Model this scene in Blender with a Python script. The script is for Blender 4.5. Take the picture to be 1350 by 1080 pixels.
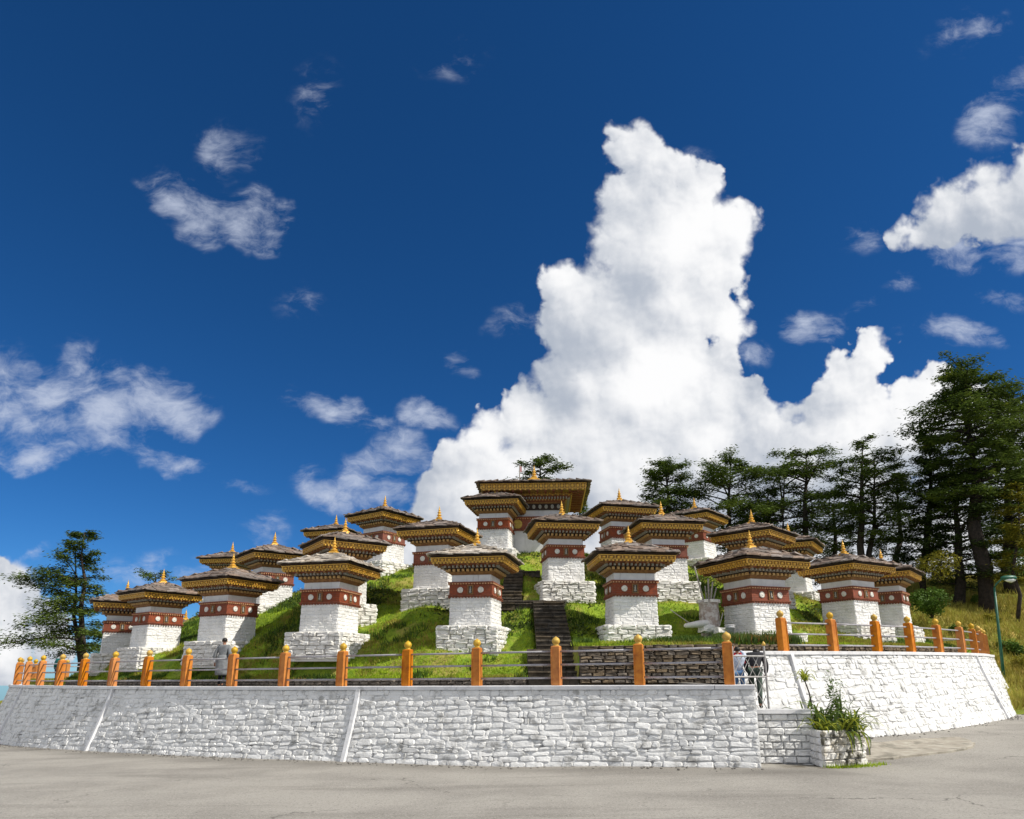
import bpy, bmesh, math, random
import numpy as np
from math import sin, cos, pi, radians, atan2, sqrt, hypot
from mathutils import Vector, Matrix, noise as mnoise
random.seed(7); rng = np.random.default_rng(7)
for o in list(bpy.data.objects): bpy.data.objects.remove(o)
S = bpy.context.scene; COL = S.collection
# ---------------------------------------------------------------- camera
TILT = radians(13.5); CZ = 2.4; ct, st = cos(TILT), sin(TILT)
cd = bpy.data.cameras.new('camera'); cam = bpy.data.objects.new('camera', cd); COL.objects.link(cam)
cam.location = (0, 0, CZ); cam.rotation_euler = (radians(90) + TILT, 0, 0)
cd.sensor_width = 36; cd.lens = 24; cd.shift_x = 0; cd.shift_y = (666 - 540) / 1350
cd.clip_end = 20000; S.camera = cam
S.render.resolution_x = 1024; S.render.resolution_y = 819
def P(px, py, Y):
    """point at distance Y north of the camera seen at photo position (px,py)"""
    u = (px - 675) / 900; v = (666 - py) / 900
    k = Y / (ct - v * st)
    return Vector((u * k, Y, CZ + (st + v * ct) * k))
# ---------------------------------------------------------------- light
S.view_settings.view_transform = 'Standard'; S.view_settings.look = 'None'
S.view_settings.exposure = 0.27; S.view_settings.gamma = 1
SUN_AZ = radians(-20); SUN_EL = radians(47)      # azimuth from +X, towards the camera
sd = bpy.data.lights.new('sun', 'SUN'); sun = bpy.data.objects.new('sun', sd); COL.objects.link(sun)
sd.energy = 4.3; sd.angle = radians(.5); sd.color = (1, .95, .86)
sdir = Vector((cos(SUN_EL) * cos(SUN_AZ), cos(SUN_EL) * sin(SUN_AZ), sin(SUN_EL)))
sun.rotation_euler = sdir.to_track_quat('Z', 'Y').to_euler()
W = bpy.data.worlds.new('World'); S.world = W; W.use_nodes = True
wt = W.node_tree; wt.nodes.clear()

class NT:
    """tiny node-graph writer"""
    def __init__(s, t): s.t = t
    def n(s, typ, **kw):
        n = s.t.nodes.new(typ)
        for k, v in kw.items(): setattr(n, k, v)
        return n
    def l(s, a, b): s.t.links.new(a, b)
    def _in(s, sock, v):
        if isinstance(v, (int, float)): sock.default_value = v
        elif isinstance(v, (tuple, list)): sock.default_value = v
        else: s.l(v, sock)
    def m(s, op, a, b=0.0, c=None, clamp=False):
        n = s.n('ShaderNodeMath', operation=op, use_clamp=clamp)
        s._in(n.inputs[0], a); s._in(n.inputs[1], b)
        if c is not None: s._in(n.inputs[2], c)
        return n.outputs[0]
    def vm(s, op, a, b=(0, 0, 0), sc=None):
        n = s.n('ShaderNodeVectorMath', operation=op)
        s._in(n.inputs[0], a)
        if op != 'SCALE': s._in(n.inputs[1], b)
        if sc is not None: s._in(n.inputs['Scale'], sc)
        return n.outputs['Value'] if op in ('LENGTH', 'DISTANCE', 'DOT_PRODUCT') else n.outputs[0]
    def noise(s, vec, scale, detail=4, rough=.55, dim='3D', lac=2.0, out=0, dist=0):
        n = s.n('ShaderNodeTexNoise', noise_dimensions=dim)
        if vec is not None: s.l(vec, n.inputs['Vector'])
        n.inputs['Scale'].default_value = scale; n.inputs['Detail'].default_value = detail
        n.inputs['Roughness'].default_value = rough; n.inputs['Lacunarity'].default_value = lac
        n.inputs['Distortion'].default_value = dist
        return n.outputs[out]
    def ss(s, x, lo, hi):
        n = s.n('ShaderNodeMapRange', interpolation_type='SMOOTHSTEP')
        s._in(n.inputs[0], x); n.inputs[1].default_value = lo; n.inputs[2].default_value = hi
        return n.outputs[0]
    def mr(s, x, lo, hi, a=0., b=1.):
        n = s.n('ShaderNodeMapRange')
        s._in(n.inputs[0], x); n.inputs[1].default_value = lo; n.inputs[2].default_value = hi
        n.inputs[3].default_value = a; n.inputs[4].default_value = b
        return n.outputs[0]
    def mix(s, f, a, b, typ='MIX'):
        n = s.n('ShaderNodeMix', data_type='RGBA', blend_type=typ)
        s._in(n.inputs[0], f)
        for q, v in ((n.inputs[6], a), (n.inputs[7], b)):
            if isinstance(v, tuple): q.default_value = (*v[:3], 1)
            else: s.l(v, q)
        return n.outputs[2]
# ---------------------------------------------------------------- sky with clouds
# clouds stand on a far curved sheet; they are given as soft discs: x, y, radius (thousandths of a focal plane), in the direction of the hill
CUMULUS = [(838,198,40,1),(850,240,50,1),(884,238,44,1),(862,212,38,1),(896,226,30,1),(918,262,42,1),(835,262,56,1),(955,300,48,1),(930,345,60,1),(1010,560,52,1),(1030,680,60,1),(1255,625,66,1),(880,325,98,1),(835,345,62,1),(748,380,44,1),
 (800,425,92,1),(895,395,78,1),(965,428,42,1),(768,500,70,1),(860,520,108,1),(955,530,56,1),(955,468,28,1),(700,560,58,1),
 (640,575,46,1),(600,612,36,1),(800,620,130,1),(930,610,108,1),(1000,590,56,1),(622,655,72,1),(700,640,90,1),(572,672,42,1),
 (1152,472,36,1),(1118,520,58,1),(1130,580,90,1),(1235,522,40,1),(1200,575,80,1),(1290,570,72,1),(1060,620,80,1),
 (1355,650,90,1),(1130,660,90,1),(540,720,60,1),(620,760,110,1),(780,760,120,1),(930,760,120,1),(1080,760,120,1),(1230,740,120,1),(1360,760,120,1),(560,850,90,1),(700,900,100,1),(900,900,100,1),(1100,900,100,1),(1300,900,100,1),(30,775,34,1),(-5,800,66,1),(-20,850,80,1),(70,840,42,1),
 (1176,318,13,1),(1205,303,27,1),(1250,285,42,1),(1310,268,58,1),(1376,250,76,1)]
WISPS = [(235,258,46,1,0,1.0),(268,288,52,1,0,1.1),(322,288,58,1.3,0,1.1),(365,298,36,1,0,1.0),
 (40,525,95,1.4,0,1.1),(130,545,110,1.6,0,1.3),(215,535,80,1.7,0,1.1),(118,470,46,1.3,-.2,.7),(160,490,30,1,0,.5),
 (30,598,80,3.2,0,.95),(225,610,95,4,.15,.8),(320,632,50,4,.2,.55),(385,510,30,1.6,.3,.5),(435,532,62,2.6,.33,.95),(495,560,35,3,.3,.6),
 (470,640,95,2.6,.05,1.0),(520,605,70,2,.2,.9),(415,630,34,1,0,.7),(562,553,40,1.4,0,.9),(605,470,36,1.5,.5,.55),
 (1068,428,60,2.4,-.1,.95),(1150,412,45,3,.1,.5),(1250,445,60,2.6,.05,.85),(1315,395,45,3,-.1,.7),(1310,150,52,1,0,.85),(1345,110,40,1,0,.7),(1290,330,80,2,0,.75),
 (1345,320,60,1.5,0,.8),(1190,375,40,2.2,-.4,.4),(1285,45,60,2,-.3,.5),(1240,60,34,1.5,0,.4),(425,120,44,.8,.0,.36),(600,75,44,1.3,0,.36),(300,200,40,1,0,.4),
 (400,395,40,1.2,0,.35),(200,755,100,3,0,.6),(15,730,55,4,.1,.7),(350,700,36,1,0,.5),(980,470,36,1.6,.2,.6),(925,225,32,1,0,.6),(1125,305,36,1,.5,.4),(675,430,30,1.4,.3,.4)]

q = NT(wt)
sk = q.n('ShaderNodeTexSky', sky_type='NISHITA'); sk.sun_disc = False
sk.sun_elevation = SUN_EL; sk.sun_rotation = radians(90) - SUN_AZ; sk.altitude = 3100; sk.air_density = 1.0; sk.dust_density = .8; sk.ozone_density = 3.5
hs = q.n('ShaderNodeHueSaturation'); hs.inputs['Saturation'].default_value = 1.10
q.l(q.mix(1., sk.outputs[0], (.40, .60, .80), 'MULTIPLY'), hs.inputs['Color'])
# unseen broken white cloud added over the rest of the sky for neutral fill light
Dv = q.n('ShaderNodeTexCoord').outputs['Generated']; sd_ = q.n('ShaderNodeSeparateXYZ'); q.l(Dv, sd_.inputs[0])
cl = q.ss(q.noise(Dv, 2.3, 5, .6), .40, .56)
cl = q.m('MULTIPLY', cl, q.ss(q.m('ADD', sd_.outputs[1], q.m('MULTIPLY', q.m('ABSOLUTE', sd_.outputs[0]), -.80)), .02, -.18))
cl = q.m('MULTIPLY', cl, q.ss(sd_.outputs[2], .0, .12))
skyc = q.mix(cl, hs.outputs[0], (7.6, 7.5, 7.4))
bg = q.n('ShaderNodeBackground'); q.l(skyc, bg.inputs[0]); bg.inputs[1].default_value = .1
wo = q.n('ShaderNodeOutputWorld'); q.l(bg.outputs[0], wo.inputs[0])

def vnoise(x, y, seed):
    xi = np.floor(x).astype(np.int64); yi = np.floor(y).astype(np.int64); fx = x - xi; fy = y - yi
    fx = fx * fx * (3 - 2 * fx); fy = fy * fy * (3 - 2 * fy)
    def h(a, b):
        n = (a * 374761393 + b * 668265263 + seed * 974634777) & 0x7fffffff
        n = ((n ^ (n >> 13)) * 1274126177) & 0x7fffffff
        return ((n ^ (n >> 16)) & 0xffff) / 65535.
    return (h(xi, yi) * (1 - fx) + h(xi + 1, yi) * fx) * (1 - fy) + (h(xi, yi + 1) * (1 - fx) + h(xi + 1, yi + 1) * fx) * fy
def fbm(x, y, seed, oct=4, rough=.5):
    t = 0; a = 1; n = 0
    for k in range(oct):
        t = t + a * vnoise(x + 17.3 * k, y - 9.1 * k, seed + k); n += a; a *= rough; x = x * 2.03; y = y * 2.03
    return t / n
STEP = 4.
gx = np.arange(-260, 1611, STEP); gy = np.arange(-200, 905, STEP); GX, GY = np.meshgrid(gx, gy)
def smax(a, b, k):
    h = np.clip(.5 + .5 * (a - b) / k, 0, 1); return b * (1 - h) + a * h + k * h * (1 - h)
def cum(X, Y):
    wx = (fbm(X / 75, Y / 75, 3, 4) - .5) * 24; wy = (fbm(X / 75, Y / 75, 31, 4) - .5) * 24
    f = np.full(X.shape, -400.)
    for (x, y, r, a) in CUMULUS: f = smax(f, r + 3 - np.hypot(X + wx - x, Y + wy - y), 10.)
    return f
def wisp(X, Y):
    wx = (fbm(X / 90, Y / 90, 53, 5, .6) - .5) * 85; wy = (fbm(X / 90, Y / 90, 71, 5, .6) - .5) * 60
    f = np.full(X.shape, -4.)
    for (x, y, r, asp, rot, a) in WISPS:
        dx = X + wx - x; dy = Y + wy - y
        u_ = (dx * cos(rot) + dy * sin(rot)) / r; v_ = (-dx * sin(rot) + dy * cos(rot)) * asp / r
        f = smax(f, a * (1 - np.hypot(u_, v_)), .12)
    return f
A0 = cum(GX, GY); A2 = cum(GX + 26, GY - 30); A3 = cum(GX + 60, GY - 80); WV = wisp(GX, GY)
R_ = 9000.
ux = (GX - 675) / 900; vy = (666 - GY) / 900
dx = ux; dy = ct - vy * st; dz = st + vy * ct; ln = np.sqrt(dx * dx + dy * dy + dz * dz)
V = np.stack([dx / ln * R_, dy / ln * R_, dz / ln * R_ + CZ], -1).reshape(-1, 3)
ny, nx = GX.shape
need = (A0 > -40) | (WV > -.15)
nd = need[:-1, :-1] | need[1:, :-1] | need[:-1, 1:] | need[1:, 1:]
ii, jj = np.nonzero(nd); b = ii * nx + jj
F = np.stack([b + nx, b + nx + 1, b + 1, b], -1)
used, inv = np.unique(F, return_inverse=True); F = inv.reshape(F.shape)
me = bpy.data.meshes.new('clouds'); me.from_pydata(V[used].tolist(), [], F.tolist())
for nm, arr in (('shape', A0), ('sunward', A2), ('sunward_far', A3), ('wisp', WV), ('across', GX), ('down', GY)):
    at = me.attributes.new(nm, 'FLOAT', 'POINT'); at.data.foreach_set('value', arr.reshape(-1)[used].astype(np.float32))
cm = bpy.data.materials.new('cloud'); cm.use_nodes = True; cm.node_tree.nodes.clear(); q = NT(cm.node_tree)
cm.cycles.emission_sampling = 'NONE'
def attr(n):
    a = q.n('ShaderNodeAttribute', attribute_name=n); return a.outputs['Fac']
cb = q.n('ShaderNodeCombineXYZ'); q.l(attr('across'), cb.inputs[0]); q.l(attr('down'), cb.inputs[1]); p = cb.outputs[0]
wrp = q.vm('SCALE', q.vm('SUBTRACT', q.noise(p, .03, 3, .55, out=1), (.5, .5, .5)), sc=30.)
def detail(off):
    pp = q.vm('ADD', p, off) if off else p
    vo = q.n('ShaderNodeTexVoronoi', feature='SMOOTH_F1', voronoi_dimensions='2D')
    q.l(q.vm('ADD', pp, wrp), vo.inputs['Vector']); vo.inputs['Scale'].default_value = .0165
    vo.inputs['Detail'].default_value = 3.; vo.inputs['Roughness'].default_value = .5; vo.inputs['Smoothness'].default_value = .4
    a = q.m('MULTIPLY', q.m('SUBTRACT', .54, vo.outputs['Distance']), 36.)
    return q.m('ADD', a, q.m('MULTIPLY', q.m('SUBTRACT', q.noise(pp, .04, 6, .58), .5), 24.))
S0 = attr('shape'); d0 = detail(None); d1 = detail((5., -6., 0))
S0 = q.m('MULTIPLY', S0, 1.25); f0 = q.m('ADD', S0, d0); f1 = q.m('ADD', S0, d1)
# cloud edge: crisp on the towers, frayed at places
fray = q.noise(p, .011, 2, .5)
alpha = q.m('MULTIPLY', q.ss(q.m('DIVIDE', f0, q.mr(fray, .42, .64, .9, 3.2)), -2., 8.), 1.)
def cap(f, k):
    return q.m('POWER', q.m('MAXIMUM', f, 0.), k)
gr = q.m('SUBTRACT', cap(f0, .8), cap(f1, .8))
gr2 = q.m('SUBTRACT', cap(S0, .8), cap(attr('sunward'), .8)); gr3 = q.m('SUBTRACT', cap(S0, .8), cap(attr('sunward_far'), .8))
big = q.noise(p, .0055, 3, .5); mid = q.noise(p, .02, 6, .6)
lit = q.m('ADD', q.m('MULTIPLY', gr, .036), q.m('MULTIPLY', gr2, .021))  # sunlit and shaded sides of the clouds, painted into their emitted colour
lit = q.m('ADD', lit, q.m('MULTIPLY', gr3, .008))
lit = q.m('ADD', lit, q.m('MULTIPLY', q.m('SUBTRACT', big, .5), 2.8))
lit = q.m('ADD', lit, q.m('MULTIPLY', q.m('SUBTRACT', mid, .5), .5))
lit = q.m('ADD', lit, q.mr(attr('down'), 420, 800, .46, .14))
lit = q.ss(lit, -.30, 1.25)
ccol = q.mix(lit, (.37, .41, .48), (.82, .82, .825))
wn = q.noise(q.vm('ADD', q.vm('MULTIPLY', p, (.8, 1.5, 1)), q.vm('SCALE', q.vm('SUBTRACT', q.noise(p, .008, 4, .6, out=1), (.5, .5, .5)), sc=70.)), .015, 10, .64, dist=.25)
wf = attr('wisp')
wd = q.m('ADD', q.m('MULTIPLY', wf, .60), q.m('MULTIPLY', q.m('SUBTRACT', wn, .515), 2.3))
wa = q.m('MULTIPLY', q.m('MULTIPLY', q.ss(wd, -.05, .95), q.ss(wf, -.05, .30)), .78)
c = q.mix(q.m('DIVIDE', alpha, q.m('MAXIMUM', q.m('ADD', alpha, q.m('MULTIPLY', wa, q.m('SUBTRACT', 1., alpha))), .001)), (.52, .57, .68), ccol)
tot = q.m('ADD', alpha, q.m('MULTIPLY', wa, q.m('SUBTRACT', 1., alpha)), clamp=True)
em = q.n('ShaderNodeEmission'); q.l(c, em.inputs[0]); tr = q.n('ShaderNodeBsdfTransparent'); mx = q.n('ShaderNodeMixShader')
q.l(tot, mx.inputs[0]); q.l(tr.outputs[0], mx.inputs[1]); q.l(em.outputs[0], mx.inputs[2])
mo = q.n('ShaderNodeOutputMaterial'); q.l(mx.outputs[0], mo.inputs[0])
me.materials.append(cm); clouds = bpy.data.objects.new('clouds', me); COL.objects.link(clouds); clouds['kind'] = 'structure'

# ================================================================ helpers
def tag(o, label=None, cat=None, group=None, kind=None):
    if label: o['label'] = label
    if cat: o['category'] = cat
    if group: o['group'] = group
    if kind: o['kind'] = kind
    return o
def empty(name, loc, rz=0.0):
    o = bpy.data.objects.new(name, None); COL.objects.link(o); o.location = loc; o.rotation_euler = (0, 0, rz)
    o.empty_display_size = .2
    return o
def copy_tree(o, parent=None):
    c = o.copy(); COL.objects.link(c); c.parent = parent
    for ch in list(o.children): copy_tree(ch, c)
    return c
def link(name, me, parent=None, loc=None, rot=None):
    o = bpy.data.objects.new(name, me); COL.objects.link(o)
    if parent is not None: o.parent = parent
    if loc is not None: o.location = loc
    if rot is not None: o.rotation_euler = rot
    return o
class MB:
    def __init__(s): s.v = []; s.f = []; s.mi = []
    def add(s, vs, fs, mi=0):
        b = len(s.v); s.v += [tuple(p) for p in vs]; s.f += [tuple(b + i for i in f) for f in fs]; s.mi += [mi] * len(fs)
    def box(s, x0, x1, y0, y1, z0, z1, mi=0, M=None):
        vs = [Vector(p) for p in ((x0,y0,z0),(x1,y0,z0),(x1,y1,z0),(x0,y1,z0),(x0,y0,z1),(x1,y0,z1),(x1,y1,z1),(x0,y1,z1))]
        if M is not None: vs = [M @ p for p in vs]
        s.add(vs, [(3,2,1,0),(4,5,6,7),(0,1,5,4),(1,2,6,5),(2,3,7,6),(3,0,4,7)], mi)
    def ring_loft(s, rings, mi=0, caps=True):
        n = len(rings[0]); b = len(s.v)
        for r in rings: s.v += [tuple(p) for p in r]
        for k in range(len(rings) - 1):
            for i in range(n):
                j = (i + 1) % n
                s.f.append((b + k*n + i, b + k*n + j, b + (k+1)*n + j, b + (k+1)*n + i)); s.mi.append(mi)
        if caps:
            s.f.append(tuple(b + i for i in reversed(range(n)))); s.mi.append(mi)
            s.f.append(tuple(b + (len(rings)-1)*n + i for i in range(n))); s.mi.append(mi)
    def sqloft(s, prof, mi=0, caps=True):
        """square frustum stack: prof = [(half, z), ...]"""
        s.ring_loft([[(-h,-h,z),(h,-h,z),(h,h,z),(-h,h,z)] for h, z in prof], mi, caps)
    def lathe(s, prof, n=12, c=(0,0,0), mi=0):
        s.ring_loft([[(c[0]+r*cos(2*pi*i/n), c[1]+r*sin(2*pi*i/n), c[2]+z) for i in range(n)] for r, z in prof], mi)
    def tube(s, pts, rad, n=8, mi=0):
        pts = [Vector(p) for p in pts]; rings = []
        for i, p in enumerate(pts):
            d = (pts[min(i+1, len(pts)-1)] - pts[max(i-1, 0)]).normalized()
            a = d.cross(Vector((0,0,1))); a = a.normalized() if a.length > 1e-3 else Vector((1,0,0)); b_ = d.cross(a)
            r = rad[i] if isinstance(rad, (list, tuple)) else rad
            rings.append([p + a*r*cos(2*pi*k/n) + b_*r*sin(2*pi*k/n) for k in range(n)])
        s.ring_loft(rings, mi)
    def mesh(s, name, mats, smooth=False):
        me = bpy.data.meshes.new(name); me.from_pydata(s.v, [], s.f)
        for m in (mats if isinstance(mats, (list, tuple)) else [mats]): me.materials.append(m)
        if any(s.mi): me.polygons.foreach_set('material_index', s.mi)
        if smooth: me.polygons.foreach_set('use_smooth', [True] * len(me.polygons))
        me.update(); return me
    def build(s, name, mats, parent=None, smooth=False, loc=None, rot=None):
        return link(name, s.mesh(name, mats, smooth), parent, loc, rot)

# ================================================================ materials
def mat(name, col, col2=None, scale=6., detail=5, rough=.8, bump=0., bscale=30., lo=.35, hi=.65, col3=None, s3=1., lo3=.55, hi3=.7, rnd=0., stretch=0, metal=0., space='obj', spec=.3, strength=None, f3=1.):
    m = bpy.data.materials.new(name); m.use_nodes = True; t = m.node_tree; t.nodes.clear(); q = NT(t)
    tc = q.n('ShaderNodeTexCoord'); ge = q.n('ShaderNodeNewGeometry')
    if space == 'world': vec = ge.outputs['Position']
    else:
        oi_ = q.n('ShaderNodeObjectInfo'); vec = q.vm('ADD', tc.outputs['Object'], q.vm('SCALE', oi_.outputs['Location'], sc=1.37))
    c = col
    if col2: c = q.mix(q.ss(q.noise(vec, scale, detail, .6), lo, hi), col, col2)
    if col3:
        v3 = q.vm('MULTIPLY', vec, (1.6, 1.6, stretch)) if stretch else vec
        f3_ = q.ss(q.noise(v3, s3, 6, .65), lo3, hi3)
        c = q.mix(q.m('MULTIPLY', f3_, f3), c, col3)
    if rnd:
        oi = q.n('ShaderNodeObjectInfo'); hs = q.n('ShaderNodeHueSaturation')
        q.l(q.mr(oi.outputs['Random'], 0, 1, 1 - rnd, 1 + rnd), hs.inputs['Value'])
        q.l(q.mr(q.m('FRACT', q.m('MULTIPLY', oi.outputs['Random'], 7.31)), 0, 1, 1 - rnd, 1 + rnd), hs.inputs['Saturation'])
        q._in(hs.inputs['Color'], c if not isinstance(c, tuple) else (*c, 1)); c = hs.outputs[0]
    b = q.n('ShaderNodeBsdfPrincipled')
    if isinstance(c, tuple): b.inputs['Base Color'].default_value = (*c, 1)
    else: q.l(c, b.inputs['Base Color'])
    b.inputs['Roughness'].default_value = rough; b.inputs['Metallic'].default_value = metal; b.inputs['Specular IOR Level'].default_value = spec
    if bump:
        bp = q.n('ShaderNodeBump'); bp.inputs['Distance'].default_value = bump; bp.inputs['Strength'].default_value = 1.
        q.l(q.noise(vec, bscale, 6, .65), bp.inputs['Height']); q.l(bp.outputs[0], b.inputs['Normal'])
    o = q.n('ShaderNodeOutputMaterial'); q.l(b.outputs[0], o.inputs[0])
    return m
M_white = mat('limewash', (.80,.79,.77), (.70,.69,.66), 2.2, 6, .85, .012, 14, col3=(.30,.28,.25), s3=4., lo3=.54, hi3=.76, f3=.55, stretch=.35)
M_plinth = mat('limewash_rough', (.78,.765,.73), (.66,.635,.585), 3., 6, .9, .02, 18, col3=(.28,.26,.23), s3=7., lo3=.58, hi3=.74, f3=.7, rnd=.08)
M_plaster = mat('plaster', (.74,.74,.73), (.66,.66,.65), 3, 5, .85, .004, 30, col3=(.34,.32,.29), s3=4.5, lo3=.54, hi3=.76, f3=.6, stretch=.18)
M_wallstone = mat('painted_stone', (.76,.76,.75), (.62,.62,.61), 2.6, 7, .85, .022, 13, lo=.40, hi=.66, col3=(.24,.235,.22), s3=2.3, lo3=.51, hi3=.70, f3=.78, space='world')
M_mortar = mat('painted_mortar', (.74,.74,.73), (.50,.50,.49), 2.0, 6, .9, .02, 18, lo=.42, hi=.62, col3=(.12,.12,.12), s3=1.7, lo3=.52, hi3=.66, f3=.8, space='world')
M_coping = mat('coping_paint', (.74,.74,.75), (.62,.62,.63), 3, 6, .85, .006, 20, col3=(.30,.30,.30), s3=2.5, lo3=.58, hi3=.72, f3=.7, space='world')
M_stain = mat('weathered_stone', (.72,.70,.66), (.46,.42,.34), 4, 6, .9, .02, 14, lo=.45, hi=.65, col3=(.06,.055,.03), s3=2.2, lo3=.50, hi3=.60, f3=.9, space='world')
M_redband = mat('red_ochre', (.27,.075,.038), (.175,.050,.028), 9, 5, .75, .004, 30, rnd=.12, col3=(.34,.16,.10), s3=9., lo3=.55, hi3=.72, f3=.5)
M_redtrim = mat('brown_red_trim', (.26,.080,.040), (.17,.055,.03), 9, 4, .7)
M_dentil = mat('peach_dentil', (.62,.36,.20), (.50,.25,.12), 12, 3, .7)
M_gold = mat('gold_paint', (.74,.44,.060), (.60,.32,.040), 12, 4, .38, .004, 30, spec=.6, metal=.25)
M_golddull = mat('gold_fascia', (.36,.205,.045), (.20,.105,.026), 16, 5, .55, .004, 30, spec=.5, metal=.15)
M_fasciabk = mat('fascia_board', (.26,.135,.035), (.15,.07,.022), 10, 4, .6)
M_ochre = mat('ochre_board', (.30,.155,.055), (.20,.09,.035), 10, 4, .7)
M_darkwood = mat('dark_timber', (.055,.035,.025), (.03,.02,.016), 8, 3, .8)
M_ochreblk = mat('ochre_block', (.60,.38,.15), (.46,.26,.09), 12, 3, .65)
M_bluegrey = mat('grey_block', (.30,.30,.27), (.42,.38,.30), 20, 3, .7)
M_medal = mat('medallion_white', (.74,.72,.66), (.60,.57,.50), 14, 4, .7, .004, 40)
M_medalgold = mat('medallion_gold', (.62,.44,.09), (.50,.33,.06), 14, 4, .5)
M_niche = mat('niche_slate', (.05,.05,.045), (.09,.085,.07), 20, 3, .6)
M_slate = mat('roof_slate', (.250,.200,.168), (.140,.108,.090), 7, 6, .85, .008, 30, rnd=.38, col3=(.42,.37,.31), s3=4., lo3=.54, hi3=.74, f3=.55)
M_slate2 = mat('roof_slate_pale', (.50,.45,.38), (.29,.245,.20), 7, 6, .85, .008, 30, rnd=.25, col3=(.10,.07,.05), s3=4., lo3=.58, hi3=.74, f3=.6)
M_orange = mat('orange_post', (.58,.215,.035), (.46,.150,.026), 5, 5, .6, .003, 40, rnd=.07, col3=(.20,.06,.02), s3=5, lo3=.58, hi3=.74, f3=.55)
M_ball = mat('gold_ball', (.62,.40,.06), (.46,.27,.04), 14, 5, .5, .003, 40, rnd=.08, metal=.1)
M_rail = mat('grey_rail', (.36,.35,.37), (.28,.27,.29), 8, 4, .45, spec=.5)
M_gate = mat('grey_gate', (.40,.39,.38), (.30,.29,.28), 10, 4, .5)
M_dark = mat('dark_stone', (.20,.160,.115), (.090,.072,.054), 5, 6, .9, .012, 26, rnd=.38, col3=(.22,.17,.11), s3=4, lo3=.56, hi3=.72, f3=.6)
M_step = mat('step_stone', (.120,.098,.072), (.055,.045,.034), 4, 6, .9, .012, 26, rnd=.25, col3=(.20,.155,.10), s3=5, lo3=.55, hi3=.7, f3=.5)
M_path = mat('path_concrete', (.20,.19,.17), (.14,.13,.12), 2, 6, .9, .006, 30, space='world')
M_trunk = mat('bark', (.060,.045,.036), (.030,.024,.020), 6, 6, .95, .03, 12)
M_skin = mat('skin', (.38,.20,.13), (.34,.17,.11), 8, 3, .6)
M_hair = mat('hair_black', (.012,.010,.009), None, rough=.5)
def cloth(name, c, k=.75): return mat(name, c, tuple(a*k for a in c), 12, 4, .9, .003, 40)
M_road = bpy.data.materials.new('asphalt')
def road_mat():
    m = M_road; m.use_nodes = True; t = m.node_tree; t.nodes.clear(); q = NT(t)
    ge = q.n('ShaderNodeNewGeometry'); v = ge.outputs['Position']
    c = q.mix(q.ss(q.noise(v, .35, 6, .6), .38, .66), (.33,.312,.278), (.245,.230,.205))
    c = q.mix(q.m('MULTIPLY', q.ss(q.noise(q.vm('MULTIPLY', v, (.16, 1.1, 1)), 1., 5, .6), .52, .68), .45), c, (.150,.138,.122))
    grit = q.noise(v, 30., 4, .8)
    c = q.mix(q.m('MULTIPLY', q.ss(grit, .50, .66), .75), c, (.46,.44,.40))
    c = q.mix(q.m('MULTIPLY', q.ss(q.noise(v, 24., 5, .8), .54, .64), .75), c, (.075,.07,.063))
    c = q.mix(q.m('MULTIPLY', q.ss(q.noise(q.vm('MULTIPLY', v, (.5, 3., 1)), .8, 7, .7), .66, .70), .5), c, (.34,.32,.29))
    ve = q.n('ShaderNodeTexVoronoi', feature='DISTANCE_TO_EDGE'); q.l(q.vm('ADD', v, q.vm('SCALE', q.noise(v, 1.2, 4, .6, out=1), sc=1.2)), ve.inputs['Vector']); ve.inputs['Scale'].default_value = .22
    ck = q.m('MULTIPLY', q.m('LESS_THAN', ve.outputs['Distance'], .0045), q.ss(q.noise(v, .25, 3, .5), .5, .58)); c = q.mix(q.m('MULTIPLY', ck, .6), c, (.05,.045,.04))
    d = q.n('ShaderNodeAttribute', attribute_name='dark_band'); c = q.mix(d.outputs['Fac'], c, (.10,.092,.080))
    d2 = q.n('ShaderNodeAttribute', attribute_name='mud'); c = q.mix(q.m('MULTIPLY', d2.outputs['Fac'], q.ss(q.noise(v, 3., 5, .6), .35, .6)), c, (.11,.095,.07))
    b = q.n('ShaderNodeBsdfPrincipled'); q.l(c, b.inputs['Base Color']); b.inputs['Roughness'].default_value = .9; b.inputs['Specular IOR Level'].default_value = .25
    bp = q.n('ShaderNodeBump'); bp.inputs['Distance'].default_value = .012; q.l(q.noise(v, 55., 3, .7), bp.inputs['Height']); q.l(bp.outputs[0], b.inputs['Normal'])
    o = q.n('ShaderNodeOutputMaterial'); q.l(b.outputs[0], o.inputs[0])
road_mat()
def foliage_mat(name, a, b_, c3=None, transl=.25):
    m = bpy.data.materials.new(name); m.use_nodes = True; t = m.node_tree; t.nodes.clear(); q = NT(t)
    tc = q.n('ShaderNodeTexCoord'); ge = q.n('ShaderNodeNewGeometry')
    c = q.mix(ge.outputs['Random Per Island'], a, b_)
    c = q.mix(q.m('MULTIPLY', q.ss(q.noise(tc.outputs['Object'], 1.1, 4, .6), .42, .62), .7), c, tuple(x * .55 for x in a))
    if c3: c = q.mix(q.m('MULTIPLY', q.ss(q.noise(tc.outputs['Object'], .8, 4, .6), .58, .68), .8), c, c3)
    d = q.n('ShaderNodeBsdfPrincipled'); q.l(c, d.inputs['Base Color']); d.inputs['Roughness'].default_value = .65; d.inputs['Specular IOR Level'].default_value = .2
    tr = q.n('ShaderNodeBsdfTranslucent'); q.l(c, tr.inputs['Color']); mx = q.n('ShaderNodeMixShader'); mx.inputs[0].default_value = transl
    q.l(d.outputs[0], mx.inputs[1]); q.l(tr.outputs[0], mx.inputs[2])
    o = q.n('ShaderNodeOutputMaterial'); q.l(mx.outputs[0], o.inputs[0]); return m
M_fir = foliage_mat('conifer_needles', (.065,.110,.020), (.135,.185,.030), (.20,.24,.032))
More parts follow.
